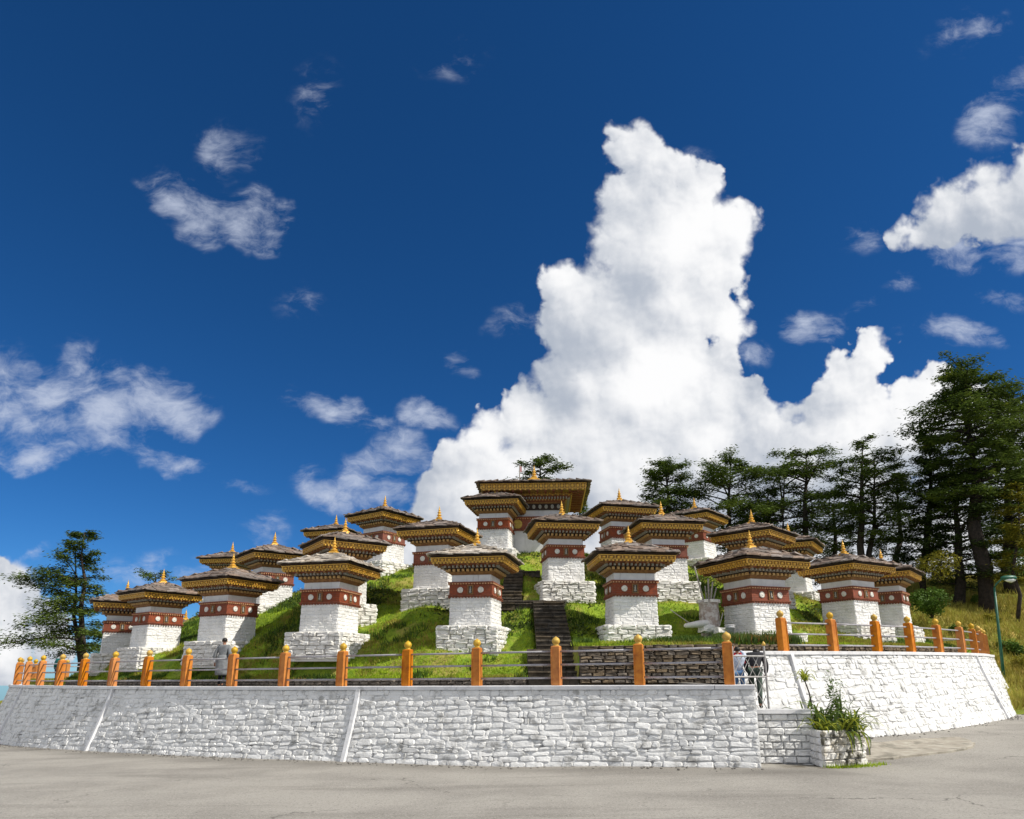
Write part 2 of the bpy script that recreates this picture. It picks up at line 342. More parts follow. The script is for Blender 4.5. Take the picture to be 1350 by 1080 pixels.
M_firdark = foliage_mat('conifer_needles_dark', (.045,.078,.020), (.090,.132,.026), (.14,.175,.024))
M_bush = foliage_mat('bush_leaves', (.06,.12,.018), (.12,.20,.025))
M_bushy = foliage_mat('yellow_leaves', (.20,.21,.025), (.34,.28,.03))
M_blade = foliage_mat('grass_blades', (.28,.42,.024), (.45,.55,.038), (.48,.43,.09), .4)
M_dryblade = foliage_mat('dry_grass_blades', (.44,.36,.08), (.30,.32,.045), (.50,.34,.09), .35)
M_leaf = foliage_mat('strap_leaves', (.22,.30,.03), (.38,.38,.04), (.42,.25,.04), .35)
M_leafg = foliage_mat('green_leaves', (.08,.14,.03), (.13,.19,.04), None, .3)

# ================================================================ layout data (metres, from the camera's foot)
CH = {1:(-1.29,24.51,3.83,-12),2:(4.14,24.03,3.83,3),3:(-6.64,25.15,3.65,-15),4:(-11.37,27.68,3.45,63),5:(-16.09,31.37,3.32,52),
 6:(-18.95,33.64,3.10,30),7:(8.28,23.38,3.53,21),8:(13.73,27.95,4.06,28),9:(17.00,31.14,4.22,50),10:(-3.05,28.0,5.50,-16),
 11:(2.12,28.43,5.84,7),12:(6.39,28.57,5.86,7),13:(10.38,28.89,5.57,46),14:(-6.83,27.41,4.87,34),15:(-11.31,32.09,5.20,38),
 16:(-17.2,41.5,6.44,82),17:(-6.49,33.84,7.46,54),18:(-10.36,39.38,7.70,75),19:(-.79,32.99,7.97,-10),20:(5.15,31.90,7.32,12),
 21:(10.07,36.63,8.05,49),22:(13.83,33.60,5.97,56)}
BASEPX = {1:857,2:848,3:862,4:868,5:872,6:870,7:841,8:848,9:845,10:795,11:792,12:790,13:795,14:803,15:808,17:757,19:736,21:752,22:789}
POSTS_L = [(5.55,16.99),(3.4,17.72),(1.24,18.46),(-1.01,19.21),(-3.15,20.0),(-5.33,20.84),(-7.45,21.74),(-9.54,22.7),(-11.63,23.74),
 (-13.66,24.86),(-15.62,26.04),(-17.59,27.3),(-19.46,28.63),(-21.27,30.03),(-22.95,31.49),(-24.52,32.98)]
PX_L = [961,843,734,629,537,451,375,307,246,194,150,111,80,55,37,24]
POSTS_L = [(x * .945, y) for x, y in POSTS_L]
ZL = lambda x: 2.03 + (x - 5.25) * .0122
ZR = lambda x: 2.93 + (x - 8.7) * .009
CH[7] = (8.78, 24.75, 3.60, 21)
CHS = {7: 1.06}
POSTS_R = [(8.35,21.45),(10.3,22.35),(12.28,23.45),(14.1,24.65),(15.95,26.05),(17.8,27.6),(19.4,29.25),(20.9,31.1),(22.3,33.0),(23.7,34.9)]
# ================================================================ height fields
def tps(pts, reg=.05):
    p = np.array(pts, float); n = len(p)
    d = np.hypot(p[:, None, 0] - p[None, :, 0], p[:, None, 1] - p[None, :, 1]); K = np.where(d > 0, d * d * np.log(d + 1e-9), 0) + np.eye(n) * reg
    A = np.zeros((n + 3, n + 3)); A[:n, :n] = K; A[:n, n] = 1; A[:n, n+1:] = p[:, :2]; A[n, :n] = 1; A[n+1:, :n] = p[:, :2].T
    w = np.linalg.solve(A, np.concatenate([p[:, 2], [0, 0, 0]]))
    def f(x, y):
        x = np.asarray(x, float); y = np.asarray(y, float); sh = x.shape; x = x.ravel(); y = y.ravel()
        r = np.hypot(x[:, None] - p[None, :, 0], y[:, None] - p[None, :, 1]); k = np.where(r > 0, r * r * np.log(r + 1e-9), 0)
        return (k @ w[:n] + w[n] + w[n+1] * x + w[n+2] * y).reshape(sh)
    return f
def curve_normals(pts):
    out = []
    for i in range(len(pts)):
        a = Vector(pts[max(i-1, 0)]); b = Vector(pts[min(i+1, len(pts)-1)]); d = (b - a).normalized(); out.append(Vector((d.y, -d.x)))
    return out
# wall top curves, listed from left to right; normals point out towards the road
LW = [(-22.8,43.6),(-24.3,41.6),(-25.0,39.4),(-25.2,37.1),(-24.5,35.0)] + POSTS_L[::-1] + [(5.78,16.80)]
RW = [(6.35,20.55)] + POSTS_R + [(24.2,37.4),(23.7,40.0),(22.2,42.0)]
def resample(pts, step):
    P_ = np.array(pts, float)
    # Catmull-Rom smoothing then uniform steps
    out = []
    for i in range(len(P_) - 1):
        p0 = P_[max(i-1, 0)]; p1 = P_[i]; p2 = P_[i+1]; p3 = P_[min(i+2, len(P_)-1)]
        for t in np.linspace(0, 1, 12, endpoint=False):
            out.append(.5 * ((2*p1) + (-p0+p2)*t + (2*p0-5*p1+4*p2-p3)*t*t + (-p0+3*p1-3*p2+p3)*t**3))
    out.append(P_[-1]); out = np.array(out)
    s = np.concatenate([[0], np.cumsum(np.hypot(*np.diff(out, axis=0).T))]); n = max(2, int(round(s[-1] / step)) + 1)
    q_ = np.linspace(0, s[-1], n); return np.stack([np.interp(q_, s, out[:, 0]), np.interp(q_, s, out[:, 1])], -1), q_
road_pts = [(*P(px_, py_, Y_)[:2], P(px_, py_, Y_)[2]) for px_, py_, Y_ in
   ((0,978,31.5),(148,988,25.6),(468,1003,20),(700,1010,18.1),(1000,1012,16.2),(1125,978,20.5),(1345,950,26.5),(1230,967,22.5))]
road_pts += [(0,0,.75),(-12,4,.45),(12,5,.9),(0,-30,1.2),(-60,40,-1.6),(-50,0,-.4),(45,26,1.1),(40,0,1.6),(-30,-30,.5),(40,-30,2),(8.3,17.2,.16),(0,10,.33),(-10,12,.15),(10,11,.45)]
road_h = tps(road_pts, .3)
FBL = []
nl = curve_normals(LW)
for (x, y), n in zip(LW, nl):
    if x < .3: FBL.append((x - n.x * 2.1, y - n.y * 2.1))
FB = [p for p in FBL if p[1] < 46]
FB = [p for i, p in enumerate(FB)]
# front edge of the grassed mound, left to right
front_pts = sorted([p for p in FB if p[1] < 36.6], key=lambda p: p[0]) + [(.4,20.75),(1.9,20.6),(6.3,20.6),(6.9,22.3)]
nr = curve_normals(RW)
front_pts += [(x - n.x * .9, y - n.y * .9) for (x, y), n in list(zip(RW, nr))[2:10]]
front_pts = [p for i, p in enumerate(front_pts) if i == 0 or p[0] > front_pts[i-1][0] + .05]
FX = np.array([p[0] for p in front_pts]); FY = np.array([p[1] for p in front_pts])
yfront = lambda x: np.interp(x, FX, FY)
mp = []
for k, (x, y, z, a) in CH.items():
    s_ = CHS.get(k, 1)
    if k in BASEPX:
        pxx = 675 + 921 * x / y
        gz = P(pxx, BASEPX[k], y - 1.15)[2]; gz = min(gz, z - .12); mp.append((x, y - 1.15, gz))
        mp.append((x, y + 1.1, max(z - .18, gz + .25)))
    else: mp.append((x, y, z - .55))
for x, y in front_pts:
    if x < .3: mp.append((x, y, ZL(x) + .16)); 
    elif x < 6.6: mp.append((x, y, 3.08))
    else: mp.append((x, y, 3.22 + max(0, x - 8) * .012))
mp += [(1.2, 22.6, 3.05), (.2, 22.0, 2.45), (-2.5,21.8,2.35),(1.4, 26.6, 4.9), (.0, 27.3, 5.0), (.1, 30.0, 6.55), (1.1, 34, 8.25), (1.1, 31.8, 7.2), (-3.5, 22.6, 2.55), (-8, 24, 2.5), (0, 37, 8.4), (-5, 38, 7.9), (6, 38, 8.2),
       (0, 46, 6.5), (-14, 44, 5.2), (14, 44, 6.8), (-24, 44, 2.0), (22, 40, 3.6), (-20, 37, 3.6), (0, 55, 4), (-25, 50, .5), (25, 50, 4.5), (18.5, 35, 4.0), (5.0,22.4,3.16),(6.7,23.6,3.2)]
mound_raw = tps(mp, .25)
def step_mask(x, y):
    """1 inside the footprint of the stone steps"""
    def bx(x0, x1, y0, y1): 
        return np.clip(np.minimum(np.minimum(x - x0, x1 - x), np.minimum(y - y0, y1 - y)) / .12 + .5, 0, 1)
    return np.maximum.reduce([bx(.45, 1.95, 20.0, 22.6), bx(.80, 1.98, 22.4, 26.9), bx(-.45, 2.05, 26.55, 27.4), bx(-.40, .42, 27.3, 30.2)])
def mound_h(x, y, nz=True):
    x = np.asarray(x, float); y = np.asarray(y, float)
    z = mound_raw(x, y)
    if nz:
        band = z / .80 + (fbm(x / 5 + 50, y / 5 + 50, 11, 2) - .5) * 1.3
        fr = band - np.floor(band)
        z = z + .26 * (np.clip((fr - .35) / .3, 0, 1) - fr) * np.clip((y - yfront(x)) / 3, 0, 1)
        z = z + (fbm(x / 1.3 + 90, y / 1.3 + 90, 5, 4, .55) - .5) * .30 * np.clip((y - yfront(x)) / .8, .25, 1)
        z = z + (fbm(x / .35 + 90, y / .35 + 90, 15, 2, .5) - .5) * .07
    kz = np.where(x < 1.96, np.where(x < .44, ZL(np.minimum(x, .3)) + .16, 2.1), np.where(x < 6.6, 3.08, ZR(x) + .25)); w = np.clip((y - yfront(x)) / 1.3, 0, 1); w = w * w * (3 - 2 * w)
    z = np.where(y < yfront(x) + 1.3, kz * (1 - w) + z * w, z)
    return z - .55 * step_mask(x, y)
gp = [(22,29,.6),(30,30,.7),(26.2,36,1.7),(32,40,3),(33,48,6.3),(37,55,8.6),(27,45,6.2),(26,41,4.2),(12,52,6.5),(0,55,6),(-10,55,4),(60,40,5),(60,60,11),(60,100,13),(0,100,0),(30,100,6),
      (26,33,1.1),(-30,50,.5),(-60,50,-6),(-50,35,-4),(-40,100,-12),(24,46,5.8),(36,36,1.8),(16,46,6.0),(50,32,1.2),(-28,44,.9),(-90,60,-14)]
hill_h0 = tps(gp, .2)
def hill_h(x, y):
    x = np.asarray(x, float); y = np.asarray(y, float)
    return hill_h0(x, y) + (fbm(x / 3 + 50, y / 3 + 50, 21, 4, .55) - .5) * .9
def in_poly(x, y, poly):
    c = np.zeros(x.shape, bool); n = len(poly)
    for i in range(n):
        (x0, y0), (x1, y1) = poly[i], poly[(i+1) % n]
        if y0 == y1: continue
        c ^= ((y0 > y) != (y1 > y)) & (x < (x1 - x0) * (y - y0) / (y1 - y0) + x0)
    return c
TERRACE = LW + RW + [(18, 46), (8, 49), (-8, 49), (-18, 47)]
def sheet(name, X, Y, Z, mats, attrs=(), smooth=True, kind='structure', keep=None):
    ny, nx = X.shape; V = np.stack([X, Y, Z], -1).reshape(-1, 3)
    b = (np.arange(ny - 1)[:, None] * nx + np.arange(nx - 1)[None, :]).ravel()
    F = np.stack([b, b + 1, b + nx + 1, b + nx], -1)
    if keep is not None: F = F[keep.reshape(-1)[b]]
    me = bpy.data.meshes.new(name); me.from_pydata(V.tolist(), [], F.tolist()); me.materials.append(mats)
    for nm, a in attrs:
        at = me.attributes.new(nm, 'FLOAT', 'POINT'); at.data.foreach_set('value', a.reshape(-1).astype(np.float32))
    me.polygons.foreach_set('use_smooth', [smooth] * len(me.polygons)); me.update()
    return tag(link(name, me), kind=kind)
def grid(x0, x1, y0, y1, st): return np.meshgrid(np.arange(x0, x1 + st, st), np.arange(y0, y1 + st, st))
# ---- turf materials
def turf(name, cols, dry, s=1.):
    m = bpy.data.materials.new(name); m.use_nodes = True; t = m.node_tree; t.nodes.clear(); q = NT(t)
    v = q.n('ShaderNodeNewGeometry').outputs['Position']
    c = q.mix(q.ss(q.noise(v, 1.6 * s, 6, .65), .36, .64), cols[0], cols[1])
    c = q.mix(q.m('MULTIPLY', q.ss(q.noise(v, .7 * s, 7, .7), .47, .62), .85), c, dry)
    c = q.mix(q.m('MULTIPLY', q.ss(q.noise(v, 9., 5, .7), .48, .66), .5), c, cols[2])
    b = q.n('ShaderNodeBsdfPrincipled'); q.l(c, b.inputs['Base Color']); b.inputs['Roughness'].default_value = .95; b.inputs['Specular IOR Level'].default_value = .1
    bp = q.n('ShaderNodeBump'); bp.inputs['Distance'].default_value = .06; q.l(q.noise(v, 12., 6, .75), bp.inputs['Height']); q.l(bp.outputs[0], b.inputs['Normal'])
    o = q.n('ShaderNodeOutputMaterial'); q.l(b.outputs[0], o.inputs[0]); return m
M_turf = turf('turf', ((.16,.26,.026), (.28,.38,.036), (.07,.105,.018)), (.36,.30,.085))
M_drygrass = turf('dry_hillside', ((.28,.24,.05), (.16,.20,.03), (.07,.08,.02)), (.44,.30,.09), .35)
# ---- ground
X, Y = np.meshgrid(np.concatenate([np.arange(-110, -30, 5.), np.arange(-30, 30, .4), np.arange(30, 80, 3.)]), np.concatenate([np.arange(-40, 6, 2.), np.arange(6, 34, .3), np.arange(34, 42, 2.)]))
Z = road_h(X, Y) + (fbm(X / 2 + 90, Y / 2 + 90, 44, 3) - .5) * .05
lp, _ = resample(LW[4:], 1.); rp, _ = resample(RW[:10], 1.)
allp = np.concatenate([lp, rp]); dist = np.full(X.shape, 99.)
for a in allp: dist = np.minimum(dist, np.hypot(X - a[0], Y - a[1]))
dark_band = np.clip(1 - np.abs(dist - 1.35) / 1.1, 0, 1) * .55 * (fbm(X / 2 + 90, Y * 1.2 + 90, 8, 3) * .8 + .4) * (X < 9)  # darker band in the road colour along the walls
mud = np.clip(1 - np.hypot((X - 6.75) / .75, (Y - 16.6) / .5), 0, 1) * 2
sheet('road', X, Y, Z, M_road, (('dark_band', np.clip(dark_band, 0, 1)), ('mud', np.clip(mud, 0, 1))))
X, Y = np.meshgrid(np.linspace(-29, 25.5, 400), np.linspace(0, 1, 230)); Yf = yfront(X) + .02
Y = Yf + (Y ** 1.5) * (50 - Yf); Z = mound_h(X, Y); Z[0] -= .25
sheet('mound', X, Y, Z, M_turf, keep=in_poly(X, Y, TERRACE))
X, Y = grid(-95, 95, 27, 115, 1.0); Z = hill_h(X, Y)
inside = in_poly(X, Y, TERRACE)
Z = np.where((X < 5) & (Y < 38), np.minimum(Z, -2.), Z)
Z = np.where(Y < 29.5, np.minimum(Z, road_h(X, Y) - .3), Z)
sheet('hillside', X, Y, Z, M_drygrass, keep=~(inside & np.roll(inside, -1, 0) & np.roll(inside, -1, 1) & np.roll(inside, 1, 0) & np.roll(inside, 1, 1)))
M_valley = mat('hazy_valley_forest', (.06,.10,.12), (.08,.13,.16), .002, 5, 1.)  # forest colour with the blue of distance haze put into it
X, Y = grid(-9000, 9000, -9000, 9000, 300.); r = np.hypot(X, Y)
Z = np.where(r < 500, -60 - r * .05, -420) + (fbm(X / 1400 + 50, Y / 1400 + 50, 3, 4) - .5) * 500 * np.clip(r / 5000 - .2, 0, 1); Z = Z * np.clip(r / 120, .35, 1)
sheet('valley', X, Y, Z, M_valley)
# ================================================================ chorten
def rough_block(w, d, h, j, seed):
    """irregular quarried stone, 6 sides with a chamfered outer face; centred, outer face towards -y"""
    r = random.Random(seed); J = lambda a=1.: r.uniform(-j, j) * a
    back = [(-w/2, d/2, -h/2), (w/2, d/2, -h/2), (w/2, d/2, h/2), (-w/2, d/2, h/2)]
    mid = [(-w/2+J(), -d/2+d*.35, -h/2+J(.5)), (0+J(), -d/2+d*.3, -h/2+J(.5)), (w/2+J(), -d/2+d*.35, -h/2+J(.5)), (w/2+J(), -d/2+d*.3, J()), (w/2+J(), -d/2+d*.35, h/2+J(.5)), (J(), -d/2+d*.3, h/2+J(.5)), (-w/2+J(), -d/2+d*.35, h/2+J(.5)), (-w/2+J(), -d/2+d*.3, J())]
    fr = [(x*.80+J(.6), -d/2+J(1.), z*.72+J(.4)) for x, y, z in mid]
    vs = back + mid + fr + [(J(2), -d/2+J(1.2), J())]
    fs = [(4+i, 4+(i+1) % 8, 12+(i+1) % 8, 12+i) for i in range(8)] + [(12+i, 12+(i+1) % 8, 20) for i in range(8)]
    fs += [(0,1,6,5),(0,5,4),(1,2,8,7),(1,7,6),(2,3,10,9),(2,9,8),(3,0,4,11),(3,11,10)]
    return vs, fs
PL_MESH = []
for k in range(6):
    mb = MB(); vs, fs = rough_block(.40, .20, .155, .020, 100 + k); mb.add(vs, fs); PL_MESH.append(mb.mesh('plinth_stone', M_plinth))
def slate_mesh(k, m):
    r = random.Random(300 + k); mb = MB(); w, l, t = .21, .19, .016
    bot = [(-w, -l, 0), (-w*.3, -l - r.uniform(-.01,.04), 0), (w*.4, -l - r.uniform(-.01,.04), 0), (w, -l + r.uniform(0,.03), 0), (w, l, 0), (-w, l, 0)]
    bot = [(x + r.uniform(-.02,.02), y, z) for x, y, z in bot]
    top = [(x * .97, y + .006, t * 2 + r.uniform(-.004,.006)) for x, y, z in bot]
    mb.ring_loft([bot, top]); return mb.mesh('slate', m)
SLATES = [slate_mesh(k, M_slate) for k in range(6)]; SLATES_P = [slate_mesh(k, M_slate2) for k in range(6)]
def finial_mesh(s=1.):
    mb = MB(); mb.sqloft([(.27*s,0),(.26*s,.035*s),(.20*s,.05*s),(.195*s,.085*s),(.14*s,.10*s),(.135*s,.135*s),(.09*s,.16*s)])
    mb.lathe([(r*s, z*s) for r, z in ((.08,.15),(.125,.18),(.125,.215),(.065,.24),(.06,.275),(.10,.30),(.10,.325),(.055,.35),(.05,.39),(.078,.415),(.075,.44),(.04,.47),(.035,.50),(.05,.525),(.03,.56),(.02,.62),(.002,.72))], 12)
    return mb.mesh('finial', M_gold, False)
def dentils(half, z0, z1, out, w, gap, m, name='dentil'):
    mb = MB(); n = int((2*half) / (w + gap)); p = 2*half / n
    for s in range(4):
        R = Matrix.Rotation(s * pi/2, 4, 'Z')
        for i in range(n):
            x = -half + (i + .5) * p; mb.box(x - w/2, x + w/2, -half - out, -half + .03, z0, z1, 0, R)
    return mb.mesh(name, m)
def chorten_meshes(BW=.75, body=1.0, band=.52, neck=.25, EH=1.38, big=False):
    m = {}; z = 0
    mb = MB(); mb.sqloft([(BW+.005, -.05), (BW-.02, body)]); m['body'] = mb.mesh('body', M_plaster)
    mb = MB(); r = random.Random(5)
    nrow = int(body / .115)
    for s in range(4):
        R = Matrix.Rotation(s*pi/2, 4, 'Z')
        for k in range(nrow):
            z0 = k * body / nrow; h = body / nrow; x = -BW + .005
            while x < BW - .06:
                w = r.uniform(.14, .36); w = min(w, BW - .012 - x); 
                if BW - .012 - (x + w) < .1: w = BW - .012 - x
                vs, fs = rough_block(w - .004, .05, h - .004, .010, r.random())
                yo = -BW + .020 * (z0 + h/2) / body - r.uniform(-.014, .006)
                mb.add([R @ Vector((vx + x + w/2, vy + yo, vz + z0 + h/2)) for vx, vy, vz in vs], fs); x += w
    m['stonework'] = mb.mesh('stonework', M_white)
    z = body
    hb = BW + .015
    mb = MB(); mb.sqloft([(hb, z+.001), (hb, z + band)]); m['band'] = mb.mesh('painted_band', M_redband)
    mb = MB(); mb.sqloft([(hb+.02, z+.004), (hb+.045, z+.03), (hb+.045, z+.06)]); m['mould_low'] = mb.mesh('moulding', M_redtrim)
    m['dent_low'] = dentils(hb+.02, z-.035, z+.003, .03, .05, .055, M_redtrim)
    mb = MB(); mb.sqloft([(hb+.015, z+band-.09), (hb+.02, z+band-.06), (hb+.055, z+band-.03), (hb+.055, z+band+.003)]); m['mould_top'] = mb.mesh('moulding', M_redtrim)
    m['dent_top'] = dentils(hb+.03, z+band-.085, z+band-.045, .035, .045, .05, M_dentil)
    mb = MB()
    for i in range(5):   # brick courses of the painted band
        mb.sqloft([(hb+.004, z+.07+i*.072), (hb+.004, z+.07+i*.072+.058)], caps=False)
    m['courses'] = mb.mesh('brick_courses', M_redband)
    mb = MB(); n = 14; rad = .105
    ring = [[(rad*k_*cos(2*pi*i/n)*(1+.05*sin(5*i)), y_, rad*k_*sin(2*pi*i/n)) for i in range(n)] for k_, y_ in ((1., .0), (1., -.022), (.8, -.034), (.75, -.026), (.35, -.028), (.2,-.038))]
    mb.ring_loft(ring); m['medal'] = mb.mesh('medallion', M_medal)
    # niche
    mb = MB(); w, h = .085, .13
    for sx in (-1, 1): mb.box(sx*w - .018, sx*w + .018, -.035, .02, -h, h)
    mb.box(-w-.03, w+.03, -.04, .02, h, h+.03); mb.box(-w-.03, w+.03, -.045, .02, -h-.03, -h); m['niche'] = mb.mesh('niche', M_ochre)
    mb = MB(); mb.box(-w+.018, w-.018, -.008, .02, -h, h); m['slab'] = mb.mesh('niche_slab', M_niche)
    mb = MB(); mb.lathe([(.035,-.10),(.05,-.07),(.025,-.02),(.034,.01),(.03,.04),(.014,.055),(.022,.075),(.018,.10),(.002,.12)], 8, (0,-.02,0)); m['fig'] = mb.mesh('figure', M_bluegrey, True)
    z = body + band
    hn = BW - .045
    mb = MB(); mb.sqloft([(hn, z+.003), (hn, z + neck)]); m['neck'] = mb.mesh('neck', M_plaster); z += neck
    # corbelled cornice, flaring
    rr = (EH - .1) - hn
    mb = MB(); mb.sqloft([(hn+.03, z+0.002), (hn+.04, z+0.034), (hn+.07, z+0.037), (hn+.11, z+0.098), (hn+.13, z+0.103)]); m['corn1'] = mb.mesh('cornice_board', M_ochre)
    m['blk1'] = dentils(hn+.13, z+0.107, z+0.190, .085, .085, .075, M_ochreblk, 'bracket_row')
    mb = MB(); mb.sqloft([(hn+.10, z+0.105), (hn+.13, z+0.193), (hn+.235, z+0.196), (hn+.245, z+0.221)]); m['corn2'] = mb.mesh('cornice_board', M_darkwood)
    m['blk2'] = dentils(hn+.235, z+0.225, z+0.305, .10, .065, .075, M_bluegrey, 'bracket_row')
    mb = MB(); mb.sqloft([(hn+.20, z+0.222), (hn+.24, z+0.308), (hn+.37, z+0.313), (EH-.17, z+0.380)]); m['corn3'] = mb.mesh('soffit', M_redtrim)
    zf = z + .345
    mb = MB(); mb.sqloft([(EH-.16, zf), (EH-.12, zf+.002), (EH-.09, zf+.215), (EH-.13, zf+.217)]); m['fascia'] = mb.mesh('fascia', M_golddull)
    # gilt ornament on the fascia
    mb = MB(); hf = EH - .105
    for s in range(4):
        R = Matrix.Rotation(s*pi/2, 4, 'Z'); n = int(2*hf / .235); p_ = 2*hf/n
        mb.box(-hf-.02, hf+.02, -hf-.05, -hf+.02, zf+.175, zf+.20, 0, R); mb.box(-hf-.01, hf+.01, -hf-.022, -hf+.04, zf+.045, zf+.062, 0, R)
        for i in range(n):
            x = -hf + (i+.5)*p_
            for k_ in range(1):
                c = [( x + .062*cos(a)*q_, -hf - y_, zf+.118 + .045*sin(a)*q_) for q_, y_ in ((1,-.02),(1,.022),(.55,.045)) for a in [2*pi*j/8 for j in range(8)]]
                mb.add([R @ Vector(v) for v in c], [(o+j, o+(j+1)%8, o+8+(j+1)%8, o+8+j) for o in (0, 8) for j in range(8)] + [tuple(range(16, 24))])
            mb.box(x+p_/2-.014, x+p_/2+.014, -hf-.03, -hf+.03, zf+.062, zf+.175, 0, R)
            for dx_ in (-.25, .25):
                mb.box(x+dx_*p_-.03, x+dx_*p_+.03, -hf-.012, -hf+.05, zf-.006, zf+.036, 0, R)
    m['ornament'] = mb.mesh('ornament', M_gold)
    mb = MB(); mb.sqloft([(EH-.10, zf+.218), (EH-.03, zf+.255), (EH-.02, zf+.273)]); m['eave'] = mb.mesh('eave_board', M_darkwood)
    # rafters at the corners and sides, seen from below
    mb = MB()
    for s in range(4):
        R = Matrix.Rotation(s*pi/2, 4, 'Z')
        for i in range(7):
            x = (-.9 + i*.3) * (EH - .2); mb.box(x-.035, x+.035, -EH+.14, -hn-rr*.45, z+.28, z+.34, 0, R)
    m['rafter'] = mb.mesh('rafters', M_ochre)
    zr = zf + .273; m['zr'] = zr
    rise = .50 * EH / 1.38
    mb = MB(); pr = [(EH-.03, zr)] + [((EH-.03)*k_, zr + rise*(1-k_**1.25) - .015) for k_ in (.8, .6, .4, .2, .06)]
    mb.sqloft(pr); m['roof'] = mb.mesh('roof', M_slate)
    m['rise'] = rise; m['EH'] = EH; m['hb'] = hb; m['body_h'] = body; m['band_h'] = band; m['BW'] = BW
    return m
CM = chorten_meshes(); FIN = finial_mesh()
def lay_slates(roof, m, meshes, rnd):
    EH, zr, rise = m['EH'], m['zr'], m['rise']; nc = 5 if EH < 2 else 8
    for s in range(4):
        for k in range(nc):
            t0 = 1.02 - k / nc * .93; r0 = EH * t0; r1 = EH * (t0 - .95 / nc)
            z0 = zr + rise * (1 - min(t0, 1) ** 1.25); z1 = zr + rise * (1 - max(t0 - .93/nc, 0) ** 1.25)
            slope = atan2(z1 - z0, r0 - r1); n = max(1, int(round(2 * r0 / .44)))
            for i in range(n):
                wid = 2 * r0 / n; x = -r0 + (i + .5) * wid
                x *= .97; rm = (r0 + r1) / 2; d = (r0 - r1)
                o = link('slate', rnd.choice(meshes), roof)
                R = Matrix.Rotation(s*pi/2, 4, 'Z') @ Matrix.Translation((x, -rm - .01, (z0+z1)/2 + .012 + rnd.uniform(0, .022))) @ Matrix.Rotation(slope * .80 + rnd.uniform(-.05, .05), 4, 'X') @ Matrix.Rotation(rnd.uniform(-.07, .07), 4, 'Y') @ Matrix.Rotation(rnd.uniform(-.10, .10), 4, 'Z')
                R = R @ Matrix.Diagonal((wid / .42 * rnd.uniform(.95, 1.15), (d + .13) / .38 * rnd.uniform(.95, 1.12), rnd.uniform(.8, 1.7), 1))
                o.matrix_local = R
def make_chorten(loc, rz, label, pale=False, seed=0, scale=1., plinth_h=1.0, m=CM, name='chorten', group='whitewashed chortens on the mound', stones=True):
    rnd = random.Random(seed); root = empty(name, loc, rz); root.scale = (scale,)*3; root.rotation_euler = (rnd.uniform(-.008,.008), rnd.uniform(-.008,.008), rz)
    tag(root, label, 'chorten', group)
    BW = m['BW']; PH = BW + .31
    mb = MB(); mb.sqloft([(PH+.01, -plinth_h), (PH-.06, -.03), (BW+.0, -.012)]); pl = mb.build('plinth', M_plinth, root)
    nr_ = int(plinth_h / .152)
    for s in range(4):
        for k in range(nr_):
            h = PH + .02 * k / nr_; x = -h; z_ = -.080 - k * .152
            while x < h - .08:
                w = rnd.uniform(.20, .52); w = min(w, h - x)
                if h - x - w < .18: w = h - x
                o = link('stone', rnd.choice(PL_MESH), pl)
                o.matrix_local = Matrix.Rotation(s*pi/2, 4, 'Z') @ Matrix.Translation((x + w/2, -h + .05 + rnd.uniform(-.03, .022), z_ + rnd.uniform(-.008, .008))) @ Matrix.Rotation(rnd.uniform(-.04, .04), 4, 'Y') @ Matrix.Rotation(rnd.uniform(-.05, .05), 4, 'Z') @ Matrix.Diagonal((w / .40, 1.1, rnd.uniform(.97, 1.10), 1))
                x += w
    b = link('body', m['body'], root); tag(link('stonework', m['stonework'], b), kind='stuff')
    bd = link('painted_band', m['band'], root); tag(link('brick_courses', m['courses'], bd), kind='stuff')
    ml = link('moulding', m['mould_low'], root); tag(link('dentils', m['dent_low'], ml), kind='stuff')
    mt = link('moulding', m['mould_top'], root); tag(link('dentils', m['dent_top'], mt), kind='stuff')
    zc = m['body_h'] + m['band_h'] * .46
    for s in range(4):
        R = Matrix.Rotation(s*pi/2, 4, 'Z')
        for sx in (-.48, .48):
            o = link('medallion', m['medal'], root); o.matrix_local = R @ Matrix.Translation((sx * m['hb'], -m['hb'] - .003, zc)) @ Matrix.Rotation(rnd.uniform(0, 6), 4, 'Y')
        o = link('niche', m['niche'], root); o.matrix_local = R @ Matrix.Translation((0, -m['hb'] - .006, zc))
        link('slab', m['slab'], o); link('figure', m['fig'], o)
    link('neck', m['neck'], root)
    c = link('cornice', m['corn1'], root); tag(link('brackets', m['blk1'], c), kind='stuff')
    c = link('cornice', m['corn2'], root); tag(link('brackets', m['blk2'], c), kind='stuff')
    c = link('soffit', m['corn3'], root); tag(link('rafters', m['rafter'], c), kind='stuff')
    f_ = link('fascia', m['fascia'], root); tag(link('gilt_ornament', m['ornament'], f_), kind='stuff')
    link('eave_board', m['eave'], root)
    rf = link('roof', m['roof'], root); lay_slates(rf, m, SLATES_P if pale else SLATES, rnd)
    link('finial', FIN, root, (0, 0, m['zr'] + m['rise'] - .02))
    return root
